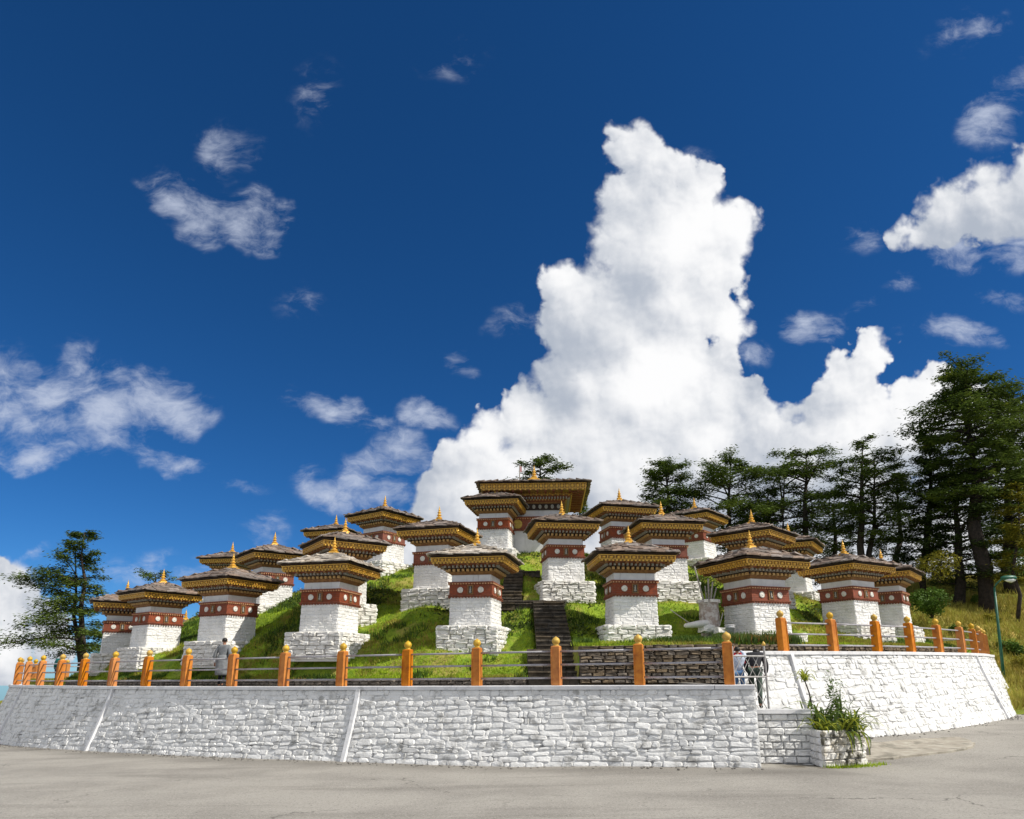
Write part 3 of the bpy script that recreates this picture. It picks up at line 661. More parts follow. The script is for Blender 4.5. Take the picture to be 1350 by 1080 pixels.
LBL = {
1:'pale-roofed lowest-row chorten immediately left of the stone steps, shaded front',
2:'chorten just right of the stone steps in the lowest row, above the dark retaining wall',
3:'pale-roofed lowest-row chorten with a wide stepped plinth, third from the left of the steps',
4:'chorten standing directly behind the man in the grey robe',
5:'second chorten from the left end of the mound, overlapping the leftmost one',
6:'leftmost chorten, next to the big dark tree at the left end',
7:'large front chorten beside the bundle of white poles, weeds growing at its foot',
8:'front chorten behind the right-hand railing, overlapping the rightmost one',
9:'chorten at the right end of the mound, its left side behind its neighbour',
10:'second-row chorten directly up the slope behind the pale-roofed one left of the steps',
11:'chorten at the head of the lower flight of steps, in front of the big one',
12:'second-row chorten with diagonal eave shadow, up the slope to the left of the white poles',
13:'chorten whose roof shows right above the large front chorten with weeds at its foot',
14:'chorten showing mostly its roof close behind the pale-roofed third chorten left of the steps',
15:'second-row chorten between the chorten behind the grey-robed man and the next pale roof',
16:'small distant chorten roof peeping out left, just above the chorten behind the grey-robed man',
17:'high chorten on the left skyline with lit right face down to its plinth',
18:'chorten of which only roof and spire show on the left skyline, behind two others',
19:'upper chorten immediately left in front of the big chorten with the wide eaves',
20:'skyline chorten just right of the big chorten, its lower part behind the second row',
21:'skyline chorten in front of the round-topped conifers, showing a lit right edge',
22:'chorten half hidden behind two roofs, below the tall twin conifers'}
for k, (x, y, z, a) in CH.items():
    make_chorten((x, y, z), radians(a), LBL[k], pale=k in (1, 3), seed=k, scale=CHS.get(k, 1.))
# two chortens down on the far left side, only tips and roofs show, and one at the far right
for (px_, py_, Y_, rz, lb) in ((246, 803, 45., 30, 'far chorten roof tip in the gap right of the second chorten from the left'),
                               (397, 774, 44., 40, 'far chorten roof tip showing in the gap left of the third chorten from the steps')):
    c = P(px_, py_, Y_); make_chorten((c.x, c.y, c.z - 3.6), radians(rz), lb, seed=int(px_))
# the big central chorten
def big_chorten():
    c = P(704, 609, 35.2); s = 1.0
    root = empty('large_chorten', (c.x, c.y, 0), radians(-3)); tag(root, 'big central chorten with very wide double eaves at the top of the mound', 'chorten')
    zb = P(704, 722, 33.6)[2]; zf = P(704, 645, 32.7)[2]; rel = lambda z: z
    BW = 1.42
    Z = lambda py, dy=1.45: P(704, py, 35.2 - dy)[2]
    def sq(name, prof, m, par=root): mb = MB(); mb.sqloft(prof); return mb.build(name, m, par)
    b = sq('body', [(BW, Z(722)-1.2), (BW-.03, Z(699))], M_plaster)
    bd = sq('painted_band', [(BW+.03, Z(699)+.003), (BW+.03, Z(682))], M_redband)
    sq('moulding', [(BW+.06, Z(699)-.02), (BW+.1, Z(699)+.02), (BW+.1, Z(699)+.07)], M_redtrim)
    mt = sq('moulding', [(BW+.05, Z(683)-.06), (BW+.11, Z(683)), (BW+.11, Z(682)+.03)], M_redtrim)
    tag(link('dentils', dentils(BW+.05, Z(683)-.06, Z(683)-.01, .06, .06, .06, M_dentil), mt), kind='stuff')
    for s_ in range(4):
        R = Matrix.Rotation(s_*pi/2, 4, 'Z')
        for sx in (-.45, .45):
            mb = MB(); mb.lathe([(.24,0),(.24,.03),(.20,.05)], 20); o = mb.build('medallion', M_medalgold, root); o.matrix_local = R @ Matrix.Translation((sx*BW*1.3, -BW-.03, (Z(699)+Z(683))/2)) @ Matrix.Rotation(pi/2, 4, 'X')
    sq('neck', [(BW-.12, Z(682)+.035), (BW-.12, Z(672))], M_plaster)
    z0 = Z(672); z1 = Z(664)
    fr = sq('window_frieze', [(BW-.02, z0+.003), (BW-.02, z1)], M_darkwood)
    mb = MB()
    for s_ in range(4):
        R = Matrix.Rotation(s_*pi/2, 4, 'Z')
        for i in range(9):
            x = (-.88 + i*.22) * BW
            for q_ in range(1):
                rr_ = [[(x + .085*k_*cos(a), -BW+.02 - y_, (z0+z1)/2 + .11*k_*sin(a)) for a in [2*pi*j/8 for j in range(8)]] for k_, y_ in ((1,0),(1,.03),(.6,.035),(.55,.01))]
                rr_ = [[tuple(R @ Vector(p)) for p in r] for r in rr_]; mb.ring_loft(rr_)
    tag(mb.build('oval_openings', M_bluegrey, fr), kind='stuff')
    sq('cornice', [(BW+.05, z1+.003), (BW+.08, z1+.05), (BW+.08, z1+.08)], M_ochre)
    z2 = Z(652, 1.9)
    c1 = sq('cornice', [(BW+.02, z1+.083), (BW+.10, z2-.3), (BW+.45, z2-.05)], M_redtrim)
    tag(link('brackets', dentils(BW+.16, z1+.12, z1+.20, .10, .08, .07, M_ochreblk), c1), kind='stuff')
    tag(link('brackets', dentils(BW+.30, z2-.20, z2-.10, .10, .07, .07, M_bluegrey), c1), kind='stuff')
    def gilt(name, h, za, zb_, n_):
        f_ = sq(name, [(h-.10, za), (h, za+.002), (h+.03, zb_), (h-.1, zb_+.002)], M_golddull)
        mb = MB()
        for s_ in range(4):
            R = Matrix.Rotation(s_*pi/2, 4, 'Z'); p_ = 2*h/n_
            mb.box(-h-.03, h+.03, -h-.06, -h+.02, zb_-.04, zb_-.005, 0, R); mb.box(-h, h, -h-.02, -h+.04, za+.05, za+.07, 0, R)
            for i in range(n_):
                x = -h + (i+.5)*p_; hh = (zb_-za-.12)/2; zc_ = za+.09+hh
                cc = [(x + .075*cos(a)*q_, -h - y_, zc_ + hh*.9*sin(a)*q_) for q_, y_ in ((1,-.02),(1,.03),(.5,.055)) for a in [2*pi*j/8 for j in range(8)]]
                mb.add([R @ Vector(v) for v in cc], [(o+j, o+(j+1)%8, o+8+(j+1)%8, o+8+j) for o in (0, 8) for j in range(8)] + [tuple(range(16, 24))])
                mb.box(x+p_/2-.018, x+p_/2+.018, -h-.035, -h+.03, za+.07, zb_-.04, 0, R)
                mb.box(x-.04, x+.04, -h-.012, -h+.05, za-.01, za+.04, 0, R)
        tag(mb.build('gilt_ornament', M_gold, f_), kind='stuff')
    gilt('inner_fascia', BW+.50, z2-.05, z2+.27, 14)
    z3 = Z(645.5, 2.6)
    sq('roof_deck', [(BW+.45, z2+.272), (BW+.45, z3+.05), (2.55, z3+.09)], M_darkwood)
    mb = MB()
    for s_ in range(4):
        R = Matrix.Rotation(s_*pi/2, 4, 'Z')
        for i in range(12):
            x = (-.92 + i*.1673) * 2.4; mb.box(x-.05, x+.05, -2.52, -BW-.35, z3-.06, z3+.05, 0, R)
    tag(mb.build('rafters', M_redtrim, root), kind='stuff')
    gilt('fascia', 2.58, z3, z3+.33, 20)
    mm = {'EH': 2.74, 'zr': z3+.36, 'rise': .70}
    sq('eave_board', [(2.62, z3+.333), (2.70, z3+.36), (2.72, z3+.385)], M_darkwood)
    mb = MB(); mb.sqloft([(2.70, z3+.386)] + [(2.70*k_, z3+.39+.70*(1-k_**1.25)-.03) for k_ in (.8,.6,.4,.2,.05)]); rf = mb.build('roof', M_slate, root)
    lay_slates(rf, mm, SLATES, random.Random(77))
    f_ = link('finial', FIN, root, (0, 0, z3+.36+.70+.08)); f_.scale = (1.25,)*3
big_chorten()
# ================================================================ walls
def ring_wall(name, label, pts, zt, rows, seed, ribs=(), cap_w=.42, batter=.30, span=None):
    rnd = random.Random(seed); root = empty(name, (0, 0, 0)); tag(root, label, 'wall')
    c, s = resample(pts, .25); n = len(c)
    tg = np.gradient(c, axis=0); tg /= np.hypot(*tg.T)[:, None]; nm = np.stack([tg[:, 1], -tg[:, 0]], -1)
    outer = c + nm * .20; zt_ = np.array([zt(x) for x in c[:, 0]])
    zb = road_h(outer[:, 0], outer[:, 1]); base = outer + nm * ((zt_ - zb) * batter)[:, None]; zb = road_h(base[:, 0], base[:, 1])
    def pos(a, t, d=0.):
        ox = np.interp(a, s, outer[:, 0]); oy = np.interp(a, s, outer[:, 1]); bx_ = np.interp(a, s, base[:, 0]); by = np.interp(a, s, base[:, 1])
        z0 = np.interp(a, s, zb) - .03; z1 = np.interp(a, s, zt_) - .10
        nx_ = np.interp(a, s, nm[:, 0]); ny_ = np.interp(a, s, nm[:, 1]); k = 1 - t; k = k ** 1.15
        return Vector((ox + (bx_ - ox) * k + nx_ * d, oy + (by - oy) * k + ny_ * d, z0 + (z1 - z0) * t + d * batter))
    # core
    mb = MB(); T = np.linspace(-.12, 1, 8)
    idx = list(range(0, n, 2)) + ([n-1] if (n-1) % 2 else [])
    V = [[pos(s[i], max(t, 0)) - Vector((0, 0, .25 if t < 0 else 0)) for t in T] + [Vector((*(c[i] - nm[i]*.25), zt_[i]-.1)), Vector((*(c[i] - nm[i]*.25), zb[i]-.3))] for i in idx]
    mb.ring_loft([[tuple(p) for p in r] for r in V]); core = mb.build('wall_core', M_mortar, root)
    # coping in lengths
    a = 0; L = s[-1]
    while a < L - .01:
        b_ = min(a + rnd.uniform(1.6, 2.6), L); b_ = L if L - b_ < .6 else b_
        mb = MB(); rings = []
        for u in np.linspace(a + .006, b_ - .006, 5):
            x, y = np.interp(u, s, c[:, 0]), np.interp(u, s, c[:, 1]); nx_, ny_ = np.interp(u, s, nm[:, 0]), np.interp(u, s, nm[:, 1]); z = np.interp(u, s, zt_)
            e = cap_w / 2 + .06
            rings.append([(x + nx_*e, y + ny_*e, z - .10), (x + nx_*e, y + ny_*e, z - .01), (x + nx_*(e-.01), y + ny_*(e-.01), z), (x - nx_*e, y - ny_*e, z), (x - nx_*e, y - ny_*e, z - .10)])
        mb.ring_loft(rings); mb.build('coping_slab', M_coping, root); a = b_
    # ribs
    ribs_s = []
    for rx in ribs:
        i = int(np.argmin(np.abs(675 + 921 * c[:, 0] / c[:, 1] - rx) + (c[:, 1] > 40) * 1e4)); a = s[i]; ribs_s.append(a); mb = MB()
        rings = [[pos(a - .07, t, -.03), pos(a - .06, t, .085), pos(a + .06, t, .085), pos(a + .07, t, -.03)] for t in np.linspace(0, .995, 9)]
        mb.ring_loft([[tuple(p) for p in r] for r in rings]); mb.build('rib', M_coping, root)
    # stones
    tb = [0]; 
    for k in range(rows): tb.append(tb[-1] + rnd.uniform(.65, 1.35))
    tb = [t / tb[-1] for t in tb]
    sp_ = span or (0, L); st_list = []
    for k in range(rows):
        a = sp_[0] + rnd.uniform(0, .1)
        while a < sp_[1] - .05:
            w = rnd.choice((.14,.19,.25,.30,.35,.42,.52)) * rnd.uniform(.85, 1.15); w = min(w, sp_[1] - a)
            hit = [r for r in ribs_s if a < r + .09 and a + w > r - .09]
            if hit:
                r = hit[0]
                if r - .09 - a > .12: w = r - .09 - a
                else: a = r + .09; continue
            t0, t1 = tb[k], tb[k+1]
            if rnd.random() < .12 and w < .3:      # two thin stones in the height of one
                st_list += [(a, w, t0, (t0+t1)/2), (a, w, (t0+t1)/2, t1)]
            else: st_list.append((a, w, t0, t1))
            a += w
    mbj = MB(); items = []
    for (a, w, t0, t1) in st_list:
        ctr = pos(a + w/2, (t0+t1)/2); dist_ = (ctr - Vector((0, 0, CZ))).length; edge = 675 + 921*ctr.x/ctr.y
        vis = -60 < edge < 1400 and ctr.y < 38
        items.append((dist_ if vis else dist_ + 1000, a, w, t0, t1, ctr))
    items.sort(key=lambda i: i[0])
    for k, (d_, a, w, t0, t1, ctr) in enumerate(items):
        H = t1 - t0; hgt = H * 2.2; gs = rnd.uniform(.002, .009); gt = gs / 2.2; pr = rnd.uniform(.008, .036)
        a0, a1, b0, b1 = a + gs, a + w - gs, t0 + gt, t1 - gt; cr = min(.035, (a1-a0)*.25) * rnd.uniform(.6, 1.4); ctt = cr / 2.2
        ja = lambda v: rnd.uniform(-v, v)
        ring = [(a0+cr, b0), (a1-cr, b0), (a1, b0+ctt), (a1, b1-ctt), (a1-cr, b1), (a0+cr, b1), (a0, b1-ctt), (a0, b0+ctt)]
        wv = lambda u: (.013*math.sin(u*1.7 + t0*9) + .010*math.sin(u*4.1 + t0*23)) * min(1, t0*8, (1-t1)*8)
        ring = [(u + ja(.018), v + ja(.007) + wv(u)) for u, v in ring]; am, bm = (a0+a1)/2, (b0+b1)/2
        vs = []
        tilt = ja(.02); tl2 = ja(.02)
        for f_, d1 in ((1., -.04), (.985, pr*.4), (.85, pr)):
            for u, v in ring:
                uu, vv = am + (u-am)*f_, bm + wv(u) + (v-bm-wv(u))*(f_ if f_ > .9 else f_*.93)
                vs.append(pos(uu, vv, d1 + (tilt*(uu-am)/w + tl2*(vv-bm)/H if d1 > 0 else 0) + (ja(.004) if d1 > 0 else 0)))
        vs.append(pos(am + ja(.03), bm + wv(am), pr + rnd.uniform(0, .012)))
        fs = [(o+i, o+(i+1)%8, o+8+(i+1)%8, o+8+i) for o in (0, 8) for i in range(8)] + [(16+i, 16+(i+1)%8, 24) for i in range(8)]
        if k < 300:
            mb = MB(); mb.add([p - ctr for p in vs], fs); mb.build('stone', M_wallstone, root, loc=ctr, smooth=False)
        else: mbj.add(vs, fs)
    tag(mbj.build('stonework', M_wallstone, root), kind='stuff')
    return pos, L
# left (low) and right (high) retaining walls of the terrace
ring_wall('retaining_wall', 'long whitewashed stone retaining wall along the road, left of the entrance', LW, ZL, 14, 3, ribs=(46, 165, 484))
ring_wall('retaining_wall', 'higher sunlit whitewashed stone wall right of the entrance and planter', RW, ZR, 14, 4, ribs=(1037, 1277))

# paths on top of the walls, butted behind the coping
def strip(name, A, B, m, kind='structure', za=None, zb=None):
    mb = MB()
    for i in range(len(A)): mb.v += [tuple(A[i]), tuple(B[i])]
    for i in range(len(A) - 1): mb.f.append((2*i, 2*i+2, 2*i+3, 2*i+1)); mb.mi.append(0)
    o = mb.build(name, m); return tag(o, kind=kind)
nlw = curve_normals(LW)
strip('path', [(x - n.x*.15, y - n.y*.15, ZL(x) - .08) for (x, y), n in zip(LW, nlw)], [(x - n.x*4.6, y - n.y*4.6, ZL(x) - .06) for (x, y), n in zip(LW, nlw)], M_path)
nrw = curve_normals(RW)
strip('path', [(x - n.x*.15, y - n.y*.15, ZR(x) - .08) for (x, y), n in zip(RW, nrw)], [(x - n.x*1.6, y - n.y*1.6, ZR(x) - .06) for (x, y), n in zip(RW, nrw)], M_path)

# dark dry-stone kerb and retaining wall at the foot of the mound
DS = []
for k in range(6):
    mb = MB(); vs, fs = rough_block(.30, .22, .10, .018, 500 + k); mb.add(vs, fs); DS.append(mb.mesh('dark_stone', M_dark))
def dry_wall(root, p0, p1, z0, z1, rnd, indiv, h=.098, parts=None, M_=None):
    """courses of flat dark stones from p0 to p1, top following z1 (two values)"""
    d = Vector((p1[0]-p0[0], p1[1]-p0[1], 0)); L = d.length; ang = atan2(d.y, d.x); rows = max(1, int(round((max(z1) - z0) / h)))
    mb = MB()
    nrm = Vector((-d.y, d.x, 0)).normalized() * .10
    q0 = [Vector((*p0, 0)) + nrm, Vector((*p1, 0)) + nrm]
    mb.ring_loft([[(q0[0].x, q0[0].y, z0-.1), (q0[0].x, q0[0].y, z1[0]-.02), (q0[0].x+nrm.x*3, q0[0].y+nrm.y*3, z1[0]-.02), (q0[0].x+nrm.x*3, q0[0].y+nrm.y*3, z0-.1)],
                  [(q0[1].x, q0[1].y, z0-.1), (q0[1].x, q0[1].y, z1[1]-.02), (q0[1].x+nrm.x*3, q0[1].y+nrm.y*3, z1[1]-.02), (q0[1].x+nrm.x*3, q0[1].y+nrm.y*3, z0-.1)]])
    mb.build('backing', M_dark, root); mj = MB()
    for k in range(rows):
        a = 0
        while a < L - .02:
            w = min(rnd.uniform(.16, .46) * (1.5 if k == rows-1 else 1), L - a)
            if L - a - w < .1: w = L - a
            f_ = (a + w/2) / L; zt = z1[0] + (z1[1] - z1[0]) * f_; hh = (zt - z0) / rows; z = z0 + (k + .5) * hh
            p_ = Vector((*p0, z)) + d * f_
            M = Matrix.Translation(p_ + nrm*rnd.uniform(-.12, .12)) @ Matrix.Rotation(ang + rnd.uniform(-.06, .06), 4, 'Z') @ Matrix.Rotation(rnd.uniform(-.03, .03), 4, 'Y') @ Matrix.Diagonal((w / .31, 1., hh / .10 * rnd.uniform(.92, 1.06), 1))
            me = rnd.choice(DS)
            if indiv: o = link('stone', me, root); o.matrix_local = M
            else: mj.add([M @ v.co for v in me.vertices], [tuple(p.vertices) for p in me.polygons])
            a += w
    return mj
rnd = random.Random(12)
t = empty('dry_stone_wall', (0, 0, 0)); tag(t, 'dark dry-stone retaining wall right of the steps behind the railing', 'wall')
dry_wall(t, (1.98, 20.5), (6.45, 20.5), 2.0, (3.05, 3.12), rnd, True)
mj = dry_wall(t, (6.45, 20.5), (6.95, 22.1), 2.0, (3.12, 3.2), rnd, False); tag(mj.build('return_stones', M_dark, t), kind='stuff')
t = empty('stone_kerb', (0, 0, 0)); tag(t, 'low dark stone kerb along the foot of the grass left of the steps', 'kerb'); allj = MB()
fl = [p for p in front_pts if p[0] < .3] + [(.42, 20.72)]
for a_, b_ in zip(fl[:-1], fl[1:]):
    if a_[0] > -26: 
        mj = dry_wall(t, a_, b_, ZL(a_[0]) - .08, (ZL(a_[0]) + .17, ZL(b_[0]) + .17), rnd, False); allj.add(mj.v, mj.f)
tag(allj.build('kerb_stones', M_dark, t), kind='stuff')
t = empty('stone_kerb', (0, 0, 0)); tag(t, 'low dark stone kerb behind the right-hand railing', 'kerb'); allj = MB()
fr = [p for p in front_pts if p[0] > 6.6]
for a_, b_ in zip(fr[:-1], fr[1:]):
    mj = dry_wall(t, a_, b_, ZR(a_[0]) - .08, (ZR(a_[0]) + .26, ZR(b_[0]) + .26), rnd, False); allj.add(mj.v, mj.f)
tag(allj.build('kerb_stones', M_dark, t), kind='stuff')

# stone steps up the mound
def slab_step(root, x0, x1, y, z, run, rise, rnd):
    """one step laid of two or three long stones"""
    st = empty('step', (0, 0, 0)); st.parent = root
    x = x0
    while x < x1 - .05:
        w = min(rnd.uniform(.35, .75), x1 - x); w = x1 - x if x1 - x - w < .2 else w
        mb = MB(); j = lambda a: rnd.uniform(-a, a)
        f0, b0 = y + j(.025), y + run + .12; zt = z + j(.012)
        rings = []
        for u in (x + .006, x + w*.5, x + w - .006):
            jj = j(.015); zj = j(.008)
            rings.append([(u, b0, z - rise - .06), (u, f0 + jj + .02, z - rise - .06), (u, f0 + jj + .02, z - .055 + zj), (u, f0 + jj - .035, z - .05 + zj), (u, f0 + jj - .03, zt + zj), (u, b0, zt)])
        mb.ring_loft(rings); mb.build('stone', M_step, st); x += w
t = empty('stone_steps', (0, 0, 0)); tag(t, 'dark stone steps climbing the mound, lower flight above the path', 'steps')
rnd = random.Random(5)
for i in range(6): slab_step(t, .48, 1.95, 20.55 + i*.35, 2.0 + (i+1)*.17, .35, .17, rnd)
for i in range(12): slab_step(t, .80 + .0*i, 1.98, 22.65 + i*.33, 3.02 + (i+1)*.157, .33, .157, rnd)
t = empty('stone_ledge', (0, 0, 0)); tag(t, 'dark flat stone ledge between the two flights of steps', 'ledge')
for (x0, x1, y, z) in ((-.55, 2.1, 26.75, 5.0), (-1.3, .9, 26.45, 4.88), (.4, 1.25, 30.0, 6.62)): slab_step(t, x0, x1, y, z, .5, .22, rnd)
t = empty('stone_steps', (0, 0, 0)); tag(t, 'upper flight of dark stone steps, narrower, leading towards the big chorten', 'steps')
for i in range(10): slab_step(t, -.42 + i*.01, .40 + i*.01, 27.3 + i*.28, 5.0 + (i+1)*.163, .28, .163, rnd)

# railings
_jr = random.Random(55)
def railing(pts, zf, label, extra_back=0):
    root = empty('railing', (0, 0, 0)); tag(root, label, 'railing', None)
    mb = MB(); 
    prof = [(.115, 0), (.112, .99)]; mb.sqloft(prof)
    for sx in (-1, 1):
        mb.box(sx*.105 - .012, sx*.105 + .012, -.128, -.11, .04, .93); 
    mb.sqloft([(.112, .991), (.09, 1.015), (.055, 1.02)]); pm = mb.mesh('post', M_orange)
    mb = MB(); mb.lathe([(.03,1.0),(.085,1.012),(.088,1.03),(.058,1.045),(.082,1.07),(.104,1.11),(.108,1.145),(.095,1.19),(.062,1.225),(.025,1.245),(.012,1.255),(.001,1.27)], 16); bm_ = mb.mesh('ball_finial', M_ball, True)
    nn = curve_normals(pts); tops = []
    for (x, y), n in zip(pts, nn):
        p_ = link('post', pm, root, (x, y, zf(x) + .001), (_jr.uniform(-.012,.012), _jr.uniform(-.012,.012), atan2(n.y, n.x) + pi/2 + _jr.uniform(-.05,.05))); link('ball_finial', bm_, p_); tops.append(Vector((x, y, zf(x))))
    for a_, b_ in zip(tops[:-1], tops[1:]):
        d = (b_ - a_).normalized()
        for h in (.19, .53, .87):
            up = Vector((0, 0, h)); mb = MB(); mb.tube([a_ + d*.116 + up - a_, (b_ - a_) - d*.116 + up], .026, 8); o = mb.build('rail', M_rail, root, True, loc=a_)
    return root
railing(LW[:-1], ZL, 'railing of orange posts with gold balls along the low left wall')
railing(POSTS_R + [(24.2,37.4),(23.7,40.0),(22.2,42.0)], ZR, 'railing of orange posts with gold balls on the higher right wall')
# ================================================================ grass
def blades(name, pts, hmin, hmax, wd, m, seed, parent=None, lean=.5, nper=3, label=None, kind='stuff', spread=.06):
    r = np.random.default_rng(seed); pts = np.asarray(pts); N = len(pts) * nper; base = np.repeat(pts, nper, 0) + np.concatenate([r.normal(0, spread, (N, 2)), np.zeros((N, 1))], 1)
    a = r.uniform(0, 2*pi, N); h = r.uniform(hmin, hmax, N); w = wd * r.uniform(.6, 1.3, N); l = r.uniform(.1, lean, N) * h; b = r.uniform(0, 2*pi, N)
    dx = np.stack([np.cos(a)*w, np.sin(a)*w, np.zeros(N)], -1); tip = base + np.stack([np.cos(b)*l, np.sin(b)*l, h], -1)
    V = np.stack([base - dx, base + dx, tip], 1).reshape(-1, 3); F = np.arange(3*N).reshape(-1, 3)
    me = bpy.data.meshes.new(name); me.vertices.add(3*N); me.vertices.foreach_set('co', V.ravel()); me.loops.add(3*N); me.loops.foreach_set('vertex_index', F.ravel())
    me.polygons.add(N); me.polygons.foreach_set('loop_start', np.arange(0, 3*N, 3)); me.materials.append(m); me.update(); me.validate()
    o = link(name, me, parent)
    if kind: o['kind'] = kind
    return o
r = np.random.default_rng(3)
n = 75000; x = r.uniform(-25, 21, n); t_ = r.uniform(0, 1, n) ** 1.6; y = yfront(x) + .05 + t_ * (38 - yfront(x)); z = mound_h(x, y)
ok = step_mask(x, y) < .05; dens = fbm(x / 1.1 + 70, y / 1.1 + 70, 99, 3); ok &= dens > .30
for k, (cx_, cy_, cz_, a_) in CH.items():
    dx_, dy_ = x - cx_, y - cy_; aa = radians(-a_); u_ = dx_*cos(aa) - dy_*sin(aa); v_ = dx_*sin(aa) + dy_*cos(aa); ok &= ~((np.abs(u_) < .98) & (np.abs(v_) < .98))
tag(blades('grass', np.stack([x, y, z - .02], -1)[ok], .04, .13, .018, M_blade, 1), 'short green grass covering the mound', None)
ok2 = ok & (fbm(x / 1.7 + 30, y / 1.7 + 30, 55, 3) > .60)
blades('dry_grass_tufts', np.stack([x, y, z - .02], -1)[ok & (fbm(x / 2.1 + 10, y / 2.1 + 10, 56, 4) > .56)], .05, .17, .02, M_dryblade, 12, lean=.9)
pc_ = []; pd_ = []
for k in range(95):
    cx_, cy_ = r.uniform(-17, 17), 0; cy_ = yfront(cx_) + r.uniform(1.2, 13); 
    if float(step_mask(np.array([cx_]), np.array([cy_]))[0]) > 0 or min(hypot(cx_-c_[0], cy_-c_[1]) for c_ in CH.values()) < 1.3: continue
    nn_ = int(r.uniform(120, 420)); sx_ = r.uniform(.25, .8); qx = cx_ + r.normal(0, sx_, nn_); qy = cy_ + r.normal(0, .25, nn_); qz = mound_h(qx, qy) + np.abs(r.normal(0, .08, nn_)) ; okk = step_mask(qx, qy) < .01
    pc_.append(np.stack([qx, qy, qz], -1)[okk]); pd_.append(r.normal(0, 1, (int(okk.sum()), 3)))
SCRUB = (np.concatenate(pc_), np.concatenate(pd_))
blades('tall_grass', np.stack([x, y, z - .02], -1)[ok2], .10, .26, .022, M_bush, 2, lean=.8)
n = 60000; x = r.uniform(21, 62, n); y = 30 + r.uniform(0, 1, n) ** 1.3 * 42; z = hill_h(x, y)
ok = (y > 29.5 + (x > 25) * 0) & ~in_poly(x, y, TERRACE) & (z > road_h(x, y) + .03)
pt = np.stack([x, y, z - .05], -1)[ok]
blades('dry_grass', pt, .18, .55, .035, M_dryblade, 4, lean=.8, spread=.15)

# ================================================================ trees and shrubs
def leaf_cloud(name, C_, dirs, size, m, parent, seed, flat=.25, aspect=.34, drop=.15):
    """C_: leaf centres, dirs: preferred outward direction; pointed leaf-sized faces"""
    r = np.random.default_rng(seed); N = len(C_); a = np.arctan2(dirs[:, 1], dirs[:, 0]) + r.normal(0, .8, N); L = size * r.uniform(.6, 1.4, N)
    d = np.stack([np.cos(a), np.sin(a), r.normal(-drop, flat, N)], -1); d /= np.linalg.norm(d, axis=1)[:, None]
    up = np.stack([r.normal(0, flat*1.6, N), r.normal(0, flat*1.6, N), np.ones(N)], -1); s_ = np.cross(d, up); s_ /= np.linalg.norm(s_, axis=1)[:, None] + 1e-9
    p0 = C_ - d * (L/2)[:, None]; p2 = C_ + d * (L/2)[:, None]; w = s_ * (L * aspect / 2)[:, None]
    V = np.stack([p0, C_ + w, p2, C_ - w], 1).reshape(-1, 3)
    me = bpy.data.meshes.new(name); me.vertices.add(4*N); me.vertices.foreach_set('co', V.ravel().astype(np.float32)); me.loops.add(4*N); me.loops.foreach_set('vertex_index', np.arange(4*N))
    me.polygons.add(N); me.polygons.foreach_set('loop_start', np.arange(0, 4*N, 4)); me.materials.append(m); me.update(); me.validate()
    return link(name, me, parent)
tag(leaf_cloud('scrub', SCRUB[0], SCRUB[1], .13, M_firdark, None, 77, flat=.6, aspect=.45), None, None, None, 'stuff')
